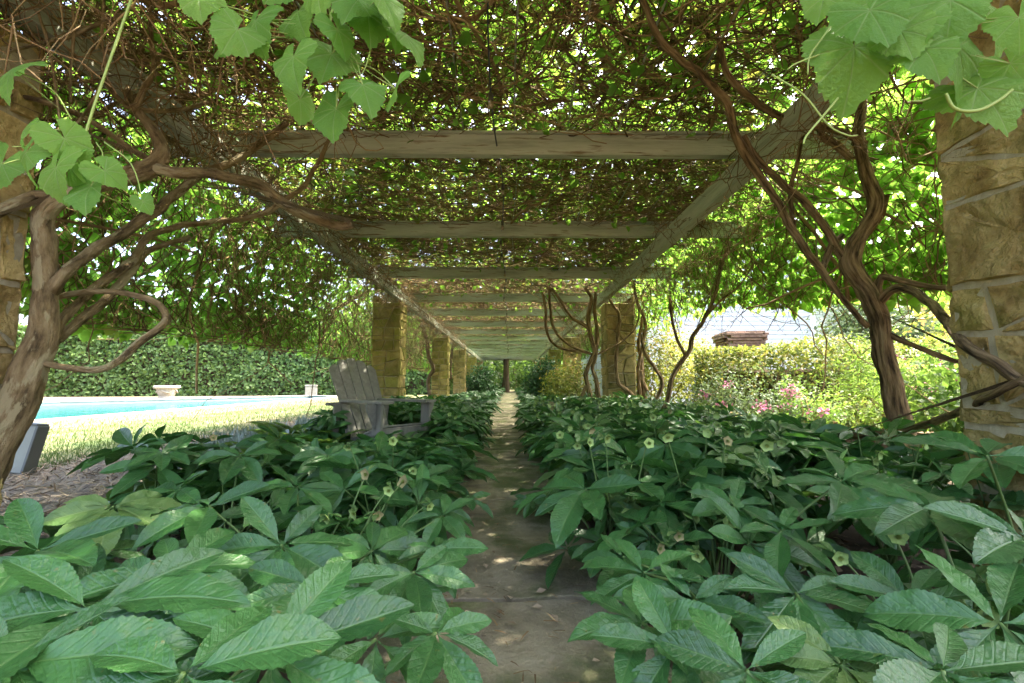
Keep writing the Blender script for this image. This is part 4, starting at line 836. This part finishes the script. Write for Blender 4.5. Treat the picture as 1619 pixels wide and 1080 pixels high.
spray('bright grape leaves dangling at upper left over the first cross beam', (-.35, .9, 2.0), [
    (315, 5, 75, .2, .3), (350, 70, 62, .5, .9), (368, 55, 85, -.3, .5), (402, 45, 80, .1, .4), (470, 25, 92, .4, .5), (462, 102, 82, .15, .3), (520, 95, 90, -.2, .5), (577, 142, 78, .25, .2), (528, 185, 86, -.05, .3), (476, 168, 62, .2, 1.0), (583, 35, 92, .1, .3), (625, 45, 66, .05, 1.0), (648, 68, 88, .1, 1.0), (620, 150, 62, .1, 1.1), (560, 5, 90, -.3, .4), (612, 5, 80, .5, .6), (500, -15, 90, .2, .5), (440, -25, 90, -.4, .5), (540, 60, 60, .6, .8)], .92,
    [[(590, 0, .002), (592, 50, .002), (580, 100, .0015), (572, 118, .001)], [(410, 55, .0015), (425, 70, .0015), (432, 85, .001)]], 3)
spray('grape leaf cluster at left edge above the mottled trunk', (-.95, .95, 1.3), [
    (8, 118, 78, 0, .4), (32, 215, 58, -.6, .6), (35, 255, 78, -.9, .5), (112, 232, 72, .9, .7), (86, 280, 84, .1, .3), (138, 305, 82, .2, .2), (110, 268, 66, .7, .7), (176, 278, 54, .9, .6), (230, 325, 32, .5, .4), (-5, 270, 70, -.4, .4)], .95,
    [[(70, 245, .0016), (110, 265, .0016), (150, 300, .0014), (185, 318, .0012), (222, 322, .001)], [(20, 232, .0015), (60, 232, .0013), (95, 240, .001)]], 5)
spray('large grape leaves at upper right in front of the nearest stone pillar', (.75, .8, 1.7), [
    (1352, 98, 140, -.1, .25), (1385, 30, 110, .3, .5), (1300, 5, 70, -.2, .5), (1420, 5, 120, .2, .4), (1452, 45, 80, .1, .7), (1532, 100, 165, .55, .3), (1565, 150, 120, .4, .5), (1505, 20, 120, -.1, .3), (1580, 20, 120, .2, .3), (1470, 85, 95, .2, .6), (1612, 40, 80, 0, .7), (1430, 60, 90, .3, .6), (1540, -20, 120, .3, .4), (1605, 110, 70, .3, .8)], .8,
    [[(1330, 20, .0022), (1300, 60, .002), (1280, 90, .0018), (1277, 118, .0014)], [(1300, 85, .0018), (1260, 100, .0016), (1245, 110, .0012)], [(1495, 148, .003), (1510, 172, .0034), (1545, 175, .0036), (1580, 158, .0034), (1600, 142, .003)], [(1460, 50, .002), (1455, 80, .002), (1430, 95, .0016), (1410, 100, .0014)], [(1325, 155, .0022), (1300, 185, .0022), (1275, 215, .002), (1270, 228, .0016)], [(1220, 118, .0016), (1270, 150, .0018), (1310, 198, .0018), (1340, 214, .0016), (1356, 214, .0012)], [(1470, 155, .002), (1455, 160, .002), (1440, 160, .0014)]], 9)

# ------------------------------------------------------------------ hellebores
def leaflet_arr(nl, nw, seed, fine):
    rs = random.Random(seed); W0 = rs.uniform(.30, .42); arch = rs.uniform(.02, .26); fold = rs.uniform(.10, .30); bend = rs.uniform(-.07, .07); tw_ = rs.uniform(-.25, .25); ph = rs.uniform(0, 6); amp = rs.uniform(.006, .016)
    pw = rs.uniform(1.05, 1.35); V = []; UV = []
    for i in range(nl+1):
        t = i/nl; wd = W0/2*(math.sin(PI*min(1, t**pw*1.0))**.82 if 0 < t < 1 else 0); wd = max(wd, .012*(1-t))
        wd *= min(1, .35+t/.28)
        for j in range(-nw, nw+1):
            s = j/nw; x = s*wd
            if fine and abs(j) == nw: x *= 1+(.055 if i % 2 else -.015)
            z = -arch*t*t*1.0+.06*t+abs(s)*wd*fold*2+amp*math.sin(t*20+ph+(2 if s > 0 else 0))*abs(s)**1.3+tw_*x*t
            if fine: z += .0012*math.cos((t-abs(s)*.17)*10*2*PI)*(1-abs(s))*abs(s)*2.2
            V.append((x+bend*t*t, t-.02*arch*t, z)); UV.append((t, .5+.5*s))
    f = []; k = 2*nw+1
    for i in range(nl):
        for j in range(2*nw): a = i*k+j; f.append((a, a+1, a+k+1, a+k))
    return np.array(V), np.array(UV), np.array(f)
NEAR = [npmesh('leaflet', *[x for x in (lambda a: (a[0], a[2]))(leaflet_arr(34, 4, s, True))], uv=leaflet_arr(34, 4, s, True)[1], smooth=True) for s in range(10)]
for m_ in NEAR: m_.materials.append(M['hell'])
PALE = NEAR[0].copy(); PALE.materials.clear(); PALE.materials.append(M['hellpale'])
def fan(rs, nlf):
    """leaflet placements on a frond: angle round the fan, length factor, droop"""
    span = rs.uniform(2.0, 2.75); out = []
    for i in range(nlf):
        q = i/(nlf-1)*2-1; a = q*span+rs.uniform(-.09, .09); out.append((a, 1-.30*abs(q)**1.6+rs.uniform(-.1, .08), rs.uniform(-.40, .22)+.05*abs(q)))
    return out
def leafmw(a, L, droop, roll): return Matrix.Rotation(-a, 4, 'Z') @ Matrix.Translation((0, .03*L, 0)) @ Matrix.Rotation(-droop, 4, 'X') @ Matrix.Rotation(roll, 4, 'Y') @ Matrix.Scale(L, 4)
MIDF = []
for s in range(7):
    rs = random.Random(s+60); V, UV, Fc = [], [], []; c = 0
    for (a, L, dr) in fan(rs, 7):
        v, uv, f = leaflet_arr(12, 2, s*11+int(a*10), False); mwm = np.array(leafmw(a, L, dr, rs.uniform(-.3, .3)))
        V.append(v@mwm[:3, :3].T+mwm[:3, 3]); UV.append(uv); Fc.append(f+c); c += len(v)
    me = npmesh('frond', np.vstack(V), np.vstack(Fc), uv=np.vstack(UV), smooth=True); me.materials.append(M['hell']); MIDF.append(me)
MIDP = []; made = []
for me in MIDF[:3]:
    q_ = me.copy(); q_.materials.clear(); q_.materials.append(M['hellpale']); MIDP.append(q_)
pet_v = []
def petal_me():
    V = []; f = []; nl, nw = 7, 2
    for i in range(nl+1):
        t = i/nl; wd = .33*math.sin(PI*min(1, .05+.95*t)**.85)**.95 if t < 1 else .006
        for j in range(-nw, nw+1): s = j/nw; V.append((s*wd, t*.8-.16*t*t, .42*t-.16*t*t*t-.12*(1-s*s)*math.sin(PI*t)))
    k = 2*nw+1
    for i in range(nl):
        for j in range(2*nw): a = i*k+j; f.append((a, a+1, a+k+1, a+k))
    return npmesh('petal', V, f, smooth=True)
PET = petal_me(); PET.materials.append(M['petal']); PETD = PET.copy(); PETD.materials.clear(); PETD.materials.append(M['petaldry'])
def bloom_me(m):
    V, Fc = [], []; n0 = len(PET.vertices); pv = np.array([v.co for v in PET.vertices]); pf_ = np.array([p.vertices[:] for p in PET.polygons])
    for k in range(5):
        a = k*2*PI/5; R_ = np.array([[math.cos(a), -math.sin(a), 0], [math.sin(a), math.cos(a), 0], [0, 0, 1]]); V.append(pv@R_.T); Fc.append(pf_+k*n0)
    me = npmesh('flower', np.vstack(V), np.vstack(Fc), smooth=True); me.materials.append(M[m]); return me
_a = np.arange(40)*2.4; _r = .05+.16*np.sqrt(np.arange(40)/40)
_p = np.stack([_r*.3*np.cos(_a), _r*.3*np.sin(_a), 0*_a], 1); _q = np.stack([_r*np.cos(_a), _r*np.sin(_a), .26+.05*np.cos(_a*3)], 1)
STAM = tubes('stamens', np.stack([_p, (_p+_q)/2, _q], 1), np.tile([.006, .008, .026], (40, 1)), 4); STAM.materials.append(M['tendril'])
BLOOM = bloom_me('petal'); BLOOMD = bloom_me('petaldry')
stalk_cache = {}
def frond_matrix(top, out, tilt):
    """plane of the fan: its normal leans outward; local +Y = outward"""
    out = Vector((out[0], out[1], 0)).normalized(); z = (Vector((0, 0, 1))*math.cos(tilt)+out*math.sin(tilt)).normalized(); y = (out-z*out.dot(z)).normalized(); x = y.cross(z)
    return Matrix(((x.x, y.x, z.x, top[0]), (x.y, y.y, z.y, top[1]), (x.z, y.z, z.z, top[2]), (0, 0, 0, 1)))
def add_frond(plant, top, out, tilt, size, near, rs, pale=False):
    """petiole (part) with its leaflets; near fronds carry each leaflet as a sub-part"""
    md = (top[0]*.45, top[1]*.45, top[2]*.62); r = .0042
    st = link('petiole', limb('petiole', [(random.uniform(-.02, .02), random.uniform(-.02, .02), -.01, r*1.3), (*md, r), (*top, r*.8)], 6, 4, .05, rs.random()*9), plant, 'stalk')
    fm = frond_matrix(top, out, tilt)
    if near:
        pl_ = rs.random() < .05
        for (a, L, dr) in fan(rs, rs.choice((6, 7, 7, 8))):
            link('leaflet', PALE if pale or pl_ else rs.choice(NEAR), st, mw=fm @ leafmw(a, 1.18*L*size*rs.uniform(.88, 1.1), dr, rs.uniform(-.35, .35)))
    else:
        link('frond', rs.choice(MIDF) if rs.random() > .06 else rs.choice(MIDP), st, mw=fm @ Matrix.Rotation(rs.uniform(-.3, .3), 4, 'Z') @ Matrix.Scale(size*1.38*rs.uniform(.75, 1.1), 4))
def add_flower(plant, base, top, near, rs, dry=False):
    st = link('flower_stalk', limb('flower_stalk', [(*base, .003), ((base[0]+top[0])/2, (base[1]+top[1])/2, (base[2]+top[2])/2+.03, .0028), (*top, .0022), (top[0]*1.02, top[1]*1.02-.015, top[2]-.006, .002)], 6, 4, .05), plant, 'stalk')
    s = rs.uniform(.028, .042)
    mw = Matrix.Translation((top[0], top[1]-.015, top[2]-.008)) @ Euler((rs.uniform(1.15, 2.2), rs.uniform(-.4, .4), rs.uniform(-.9, .9))).to_matrix().to_4x4()
    if near:
        for k in range(5): link('petal', PETD if dry else PET, st, mw=mw @ Matrix.Rotation(k*2*PI/5, 4, 'Z') @ Matrix.Scale(s*rs.uniform(.9, 1.1), 4))
    if near or rs.random() < .6: link('stamens', STAM, st, mw=mw @ Matrix.Scale(s, 4))
    if not near: link('bloom', BLOOMD if dry else BLOOM, st, mw=mw @ Matrix.Scale(s, 4))
    for k in range(2):
        link('bract', MIDLEAF, st, mw=Matrix.Translation((top[0], top[1], top[2]-.004)) @ Euler((rs.uniform(-.3, .6), 0, rs.uniform(0, 6))).to_matrix().to_4x4() @ Matrix.Scale(.05, 4))
_v, _uv, _f = leaflet_arr(10, 2, 5, False); MIDLEAF = npmesh('bract', _v, _f, uv=_uv, smooth=True); MIDLEAF.materials.append(M['hellpale'])

# hero fronds of the nearest plants: (u, v) of the fan's centre in the photograph, its depth, leaflet length
HERO = {'L': [(690, 1000, .85, .13), (655, 905, 1.15, .14), (690, 868, 1.35, .12), (742, 788, 2.2, .12), (500, 930, .95, .17), (140, 962, .70, .215), (430, 1030, .66, .19), (445, 862, 1.15, .185), (575, 858, 1.55, .15), (470, 770, 1.7, .17), (640, 938, 1.2, .12), (270, 905, .98, .18), (60, 870, 1.0, .2), (330, 800, 1.45, .19), (180, 800, 1.5, .2), (700, 815, 1.9, .14), (595, 1010, .85, .14), (290, 1065, .58, .17), (20, 1050, .6, .18), (380, 720, 2.2, .2), (520, 720, 2.3, .18)],
        'R': [(1015, 985, .95, .15), (1018, 905, 1.15, .15), (985, 880, 1.3, .13), (960, 800, 1.9, .13), (840, 792, 2.55, .10), (1000, 762, 2.2, .15), (1096, 948, 1.05, .15), (1258, 938, 1.0, .16), (1470, 800, 1.15, .2), (1068, 1022, .86, .16), (1580, 985, .80, .2), (1440, 950, .95, .15), (1330, 760, 1.5, .2), (1160, 800, 1.6, .17), (1235, 840, 1.4, .16), (1560, 720, 1.3, .2), (1030, 850, 1.6, .14), (985, 790, 1.95, .15), (1620, 850, .95, .18), (1330, 1050, .72, .12), (1180, 1060, .72, .14), (1490, 1060, .68, .16)]}
nlab = {'L': ['front left corner of the frame', 'path edge at the bottom left', 'left bed just behind the front corner', 'left path edge halfway to the chair', 'left bed beside the pine straw', 'left bed in front of the armchair'],
        'R': ['front right corner of the frame', 'path edge at the bottom right', 'right bed just behind the front corner', 'right path edge beyond the first paving joint', 'right bed under the nearest pillar', 'right bed left of the right vine trunk']}
look = ['large glossy hellebore with broad leaflets', 'hellebore with long arching leaflets over the stone', 'full dark hellebore clump', 'hellebore spilling over the paving', 'tall hellebore clump', 'hellebore clump with pale green flowers']
def hero_plants(side):
    sg = -1 if side == 'L' else 1; H = HERO[side]; base = [(sg*.95, .62), (sg*.62, .66), (sg*1.05, 1.05), (sg*.66, 1.5), (sg*1.6, 1.45), (sg*1.2, 2.0)]
    pl = []
    for i, (bx, by) in enumerate(base):
        pl.append(thing('hellebore', f'{look[i]} at the {nlab[side][i]}', 'hellebore', (bx, by, 0), 0, 'hellebores in the two beds'))
    for k, (u, v, Y, L) in enumerate(H):
        c = aY(u, v, Y); i = min(range(6), key=lambda j: (base[j][0]-c[0])**2+(base[j][1]-c[1])**2); rs = random.Random(k*7+ord(side))
        rel = (c[0]-base[i][0], c[1]-base[i][1], c[2]); out = (rel[0]*.5-sg*.12, -.45)
        add_frond(pl[i], rel, out, rs.uniform(.35, .6), L*.95, True, rs, pale=(side == 'R' and k == 19))
    for i, (bx, by) in enumerate(base):
        rs = random.Random(i*5+ord(side)+1)
        for j in range(10):
            a = j*2*PI/10+rs.uniform(-.3, .3); r = rs.uniform(.10, .30); hh = rs.uniform(.14, .37)
            if by < 1 and math.sin(a) < 0: hh *= .8
            add_frond(pl[i], (r*math.cos(a), r*math.sin(a), hh), (math.cos(a), math.sin(a)-.2), rs.uniform(.25, .8), rs.uniform(.14, .20), True, rs)
    return pl, base
plL, bL = hero_plants('L'); plR, bR = hero_plants('R')
def flow(pl, base, lst, seed):
    for k, (u, v, Y, dry) in enumerate(lst):
        c = aY(u, v, Y); i = min(range(len(base)), key=lambda j: (base[j][0]-c[0])**2+(base[j][1]-c[1])**2); rs = random.Random(seed+k)
        rel = np.array([c[0]-base[i][0], c[1]-base[i][1], c[2]]); add_flower(pl[i], (rel[0]*.5, rel[1]*.5+.03, rel[2]*.45), tuple(rel), True, rs, dry)
flow(plL, bL, [(582, 745, 1.75, True), (617, 770, 1.75, False), (563, 805, 1.6, False), (598, 808, 1.55, True), (680, 795, 1.85, False), (640, 758, 1.95, True), (655, 740, 2.1, False), (520, 812, 1.5, False)], 10)
flow(plR, bR, [(990, 803, 1.75, False), (1095, 812, 1.6, False), (1152, 820, 1.5, False), (1070, 840, 1.5, True), (1100, 870, 1.4, False), (1320, 872, 1.15, False), (1545, 910, .92, False), (1545, 960, .88, False), (1490, 945, .95, False), (1040, 860, 1.5, True), (1410, 840, 1.2, False), (1330, 1065, .75, False)], 40)

# ordinary plants of both beds
def zone(sg, x, y, nfl):
    s = 'left' if sg < 0 else 'right'; lm = 'armchair' if sg < 0 else 'brick edging'; x = abs(x)
    if y < 9:
        where = 'at path edge' if x < .8 else ('in the middle' if x < 1.45 else 'at outer edge')
        how = 'flowerless hellebore' if nfl == 0 else ('single flowered hellebore' if nfl == 1 else 'many flowered hellebore')
        far = f'before the {lm}' if y < 3.3 else (f'level with {lm}' if y < 5.2 else (f'past the {lm}' if y < 7.1 else 'before second pillar'))
        return f'{how} {where} of {s} bed, {far}'
    where = 'path side' if x < 1.2 else 'outer side'
    far = 'beside the second pillar' if y < 11 else ('just past the second pillar' if y < 14 else ('nearing the third pillar' if y < 17 else 'beyond the third pillar'))
    return f'small distant hellebore on the {where} of {s} bed, {far}'
def fill(sg):
    pts = []; y = 2.05
    rs = random.Random(3 if sg < 0 else 4)
    while y < 21:
        st = .40 if y < 9 else .52
        wmax = 2.0 if sg < 0 else 2.35
        x = (.56 if sg < 0 else .47)+(.05 if y > 3.2 else 0)
        while x < wmax:
            px, py = sg*(x+rs.uniform(-.08, .08)), y+rs.uniform(-.16, .16)
            x += rs.uniform(.36, .46) if y < 9 else .55
            if sg < 0 and (px+1.35)**2+(py-4.7)**2 < .42**2: continue
            if sg < 0 and y > 3 and px < -1.95: continue
            if any((px-q[0])**2+(py-q[1])**2 < .1 for q in (bL if sg < 0 else bR)): continue
            if abs(py-9.4) < .5 and abs(px) > 1.8 or abs(py-16.5) < .5 and abs(px) > 1.8: continue
            pts.append((px, py))
        y += st
    return pts
def fan_far(rs, n=7):
    P0, T0, N0, S0 = [], [], [], []
    for k in range(n):
        a = rs.uniform(0, 6.28); r = rs.uniform(.08, .26); c = np.array([r*math.cos(a), r*math.sin(a), rs.uniform(.2, .42)]); tl = rs.uniform(.3, .7)
        fm = np.array(frond_matrix(c, (math.cos(a), math.sin(a)), tl))
        for (b_, L, dr) in fan(rs, 7):
            d = fm[:3, :3]@np.array([math.sin(b_), math.cos(b_), -dr-.12]); P0.append(c); T0.append(d); N0.append(fm[:3, 2]); S0.append(L*.15)
    return np.array(P0), np.array(N0), np.array(T0), np.array(S0)
FARM = []
for s in range(6):
    P0, N0, T0, S0 = fan_far(random.Random(s+500)); me = leaves('hellebore', P0, N0, T0, S0, 'oval'); me.materials.append(M['hellfar']); FARM.append(me)
nplants = 12
for sg in (-1, 1):
    for (px, py) in fill(sg):
        rs = random.Random(int(px*1000)*31+int(py*1000)); nplants += 1
        if nplants > 296: break
        if py < 9:
            nfl = rs.choice((0, 1, 1, 2)) if sg < 0 else rs.choice((1, 2, 3, 4))
            t = thing('hellebore', zone(sg, px, py, nfl), 'hellebore', (px, py, 0), 0, 'hellebores in the two beds')
            low = .58 if (sg < 0 and 2.7 < py < 4.7 and px < -.62) else 1.
            made.append((py, t))
            near = py < 2.5; nf = 11 if py < 5 else 9
            for j in range(nf):
                a = j*2*PI/nf+rs.uniform(-.3, .3); r = rs.uniform(.05, .26); hh = (rs.uniform(.20, .50)-(.06 if abs(px) < .75 else 0))*low
                add_frond(t, (r*math.cos(a), r*math.sin(a), hh), (math.cos(a), math.sin(a)-.25), rs.uniform(.15, .8), rs.uniform(.15, .22), near, rs)
            for j in range(nfl):
                a = rs.uniform(3.4, 6.0); r = rs.uniform(.05, .25); add_flower(t, (r*.4*math.cos(a), r*.4*math.sin(a), .15), (r*math.cos(a), r*math.sin(a), rs.uniform(.47, .6)*low), False, rs, rs.random() < .08)
        else:
            tag(link('hellebore', rs.choice(FARM), loc=(px, py, 0)), zone(sg, px, py, 0), 'hellebore', 'hellebores in the two beds').rotation_euler = (0, 0, rs.uniform(0, 6))
by = {}
for py, t in sorted(made, key=lambda q: q[0]): by.setdefault(t['label'], []).append(t)
for lb, ts in by.items():
    if len(ts) > 1:
        for t, wd_ in zip(ts, ('nearest', 'second nearest', 'third nearest', 'fourth nearest', 'fifth nearest', 'sixth nearest', 'seventh nearest', 'eighth nearest', 'ninth nearest', 'tenth nearest')): t['label'] = f'{lb}, {wd_}'
# the farthest stretch of the beds
PP, NN, TT, SS = [], [], [], []
for sg in (-1, 1):
    for y in np.arange(20.5, 36, .55):
        for x in np.arange(.6, 2.1, .5):
            if abs(y-22.7) < .5 and x > 1.7 or abs(y-29.7) < .5 and x > 1.7: continue
            P0, N0, T0, S0 = fan_far(random.Random(int(y*100+x*10)*sg), 5); PP.append(P0+[sg*x, y, 0]); NN.append(N0); TT.append(T0); SS.append(S0)
tag(link('ground_plants', leaves('ground_plants', np.vstack(PP), np.vstack(NN), np.vstack(TT), np.concatenate(SS), 'oval'), m='hellfar'), 'dark low planting along the far end of the path', 'ground cover', kind='stuff')

# fern beside the chair
def fern(label, x, y, n, L, seed):
    rs = random.Random(seed); t = thing('fern', label, 'fern', (x, y, 0))
    for i in range(n):
        a = i*2*PI/n+rs.uniform(-.2, .2); l_ = L*rs.uniform(.75, 1.1); sp_ = []; V = []; P0, N0, T0, S0 = [], [], [], []
        for k in range(22):
            q = (k+1)/22; r = l_*.75*q; z = l_*(.95*q-.55*q*q); c = np.array([r*math.cos(a), r*math.sin(a), z]); wd = .09*math.sin(PI*(.12+.86*q))*l_/.5
            for s in (-1, 1): P0.append(c); T0.append(np.array([-math.sin(a)*s+math.cos(a)*.3, math.cos(a)*s+math.sin(a)*.3, -.1])); N0.append([math.cos(a)*-.3, math.sin(a)*-.3, 1]); S0.append(wd)
        link('frond', leaves('frond', np.array(P0), np.array(N0), np.array(T0), np.array(S0), 'quad'), t, 'fern')
for x, y, n, L, sd_, lb in [(-2.15, 4.9, 16, .85, 1, 'light green fern behind and left of the armchair'), (-1.95, 4.45, 15, .75, 2, 'light green fern just left of the armchair'), (-2.4, 4.3, 13, .6, 3, 'light green fern at the outer edge beside silver ground cover')]: fern(lb, x, y, n, L, sd_)

# ------------------------------------------------------------------ adirondack chair
ch = thing('garden_armchair', 'grey wooden slatted garden armchair standing among the hellebores', 'armchair', (-1.30, 4.72, 0), math.radians(-127))
def bar(name, a, b_, w_, h, parent, up=(0, 0, 1), bev=.005):
    a = Vector(a); b_ = Vector(b_); y = (b_-a); L = y.length; y.normalize(); upv = Vector(up); x = y.cross(upv).normalized(); z = x.cross(y)
    mw = Matrix(((x.x, y.x, z.x, a.x), (x.y, y.y, z.y, a.y), (x.z, y.z, z.z, a.z), (0, 0, 0, 1)))
    return link(name, box_me(name, -w_/2, w_/2, 0, L, -h/2, h/2, bev), parent, 'greychair', mw=mw)
for s in (-1, 1):
    fl = link('front_leg', box_me('front_leg', s*.30-.016, s*.30+.016, .25, .375, 0, .60, .004), ch, 'greychair')
    link('bracket', prism_me('bracket', [(0, 0), (.10, 0), (.09, -.06), (0, -.24)], 0, .03, .003), fl, 'greychair', mw=Matrix(((0, 0, s*1., s*.317), (s*0+0, 0, 0, 0), (0, 0, 0, 0), (0, 0, 0, 1))) if False else Matrix.Translation((s*.332-.015 if s > 0 else -.332-.015, .31, .598)) @ Matrix.Rotation(PI/2, 4, 'X') @ Matrix.Translation((0 if s > 0 else .03, 0, 0)) @ Matrix.Scale(s, 4, (1, 0, 0)))
    bar('side_rail', (s*.262, .36, .335), (s*.262, -.56, .05), .025, .13, ch)
    # arm: broad board, narrow at the rear
    pts = [(.0, .0), (.145, .0), (.15, .05), (.14, .2), (.09, .5), (.075, .78), (.0, .78)]
    ar_ = [(x-.05, y) for x, y in pts]
    ar_ = [(s*(x+.245), .42-y) for x, y in ar_]
    link('arm', prism_me('arm', ar_ if s < 0 else ar_[::-1], .602, .628, .004), ch, 'greychair')
link('apron', box_me('apron', -.282, .282, .345, .368, .20, .375, .004), ch, 'greychair')
for k in range(6):
    y = .315-k*.093; z = .378-k*.029; bar('seat_slat', (-.285, y, z), (.285, y, z), .083, .02, ch, (0, -.29, 1))
for k in range(5):
    q = k-2; x0, x1 = q*.098, q*.121; lean = Vector((x1-x0, -.44, .86)).normalized(); L = .97-.020*q*q; a = Vector((x0, -.16, .20))
    b_ = a+lean*L; y = lean; x = y.cross(Vector((0, 1, .5))).normalized(); x = Vector((1, 0, 0))-y*y.x; x.normalize(); z = x.cross(y)
    mw = Matrix(((x.x, y.x, z.x, a.x), (x.y, y.y, z.y, a.y), (x.z, y.z, z.z, a.z), (0, 0, 0, 1)))
    e0, e1 = (-.012*q-.018*abs(q)*(q < 0), 0) , 0
    hw_ = .054; lt = .0 - (.045 if q < 0 else 0)*abs(q)/2; rt = -(.045 if q > 0 else 0)*abs(q)/2
    link('back_slat', prism_me('back_slat', [(-.041, 0), (.041, 0), (hw_, L+rt-.012), (hw_-.02, L+rt*.6), (0, L+(lt+rt)*.1+.004), (-hw_+.02, L+lt*.6), (-hw_, L+lt-.012)], -.01, .01, .003), ch, 'greychair', mw=mw)
bar('back_rail', (-.27, -.235, .30), (.27, -.235, .30), .03, .07, ch); bar('back_rail', (-.40, -.375, .585), (.40, -.375, .585), .06, .03, ch); bar('back_rail', (-.25, -.535, .88), (.25, -.535, .88), .03, .06, ch)
for s in (-1, 1): bar('rear_leg', (s*.30, -.34, .585), (s*.30, -.42, .0), .03, .08, ch, (1, 0, 0))

# ------------------------------------------------------------------ grey box behind the left trunk
gb = thing('utility_box', 'grey metal box with raised rim standing behind the mottled trunk', 'box', (-4.37, 4.02, 0), .12)
M4 = Matrix.Translation((0, 0, .02)) @ Matrix.Rotation(-.12, 4, 'X') @ Matrix.Rotation(.13, 4, 'Y')
link('case', box_me('case', -.24, .19, -.05, .05, .02, .43, .008), gb, 'boxgrey', mw=M4)
for nm, b_ in (('rim', (-.25, .20, -.065, .06, .43, .448)), ('rim', (.19, .212, -.065, .06, .0, .43)), ('rim', (-.25, .20, -.065, .06, 0.0, .02))): link(nm, box_me('rim', *b_, .003), gb, 'boxedge', mw=M4)
link('cable', limb('cable', [(-.02, -.08, .40, .004), (.06, -.06, .62, .004), (.12, -.1, .8, .004)], 5, 5), gb, 'cable')
link('cable', limb('cable', [(.0, -.08, .38, .004), (.075, -.06, .62, .004), (.15, -.1, .8, .004)], 5, 5), gb, 'cable')
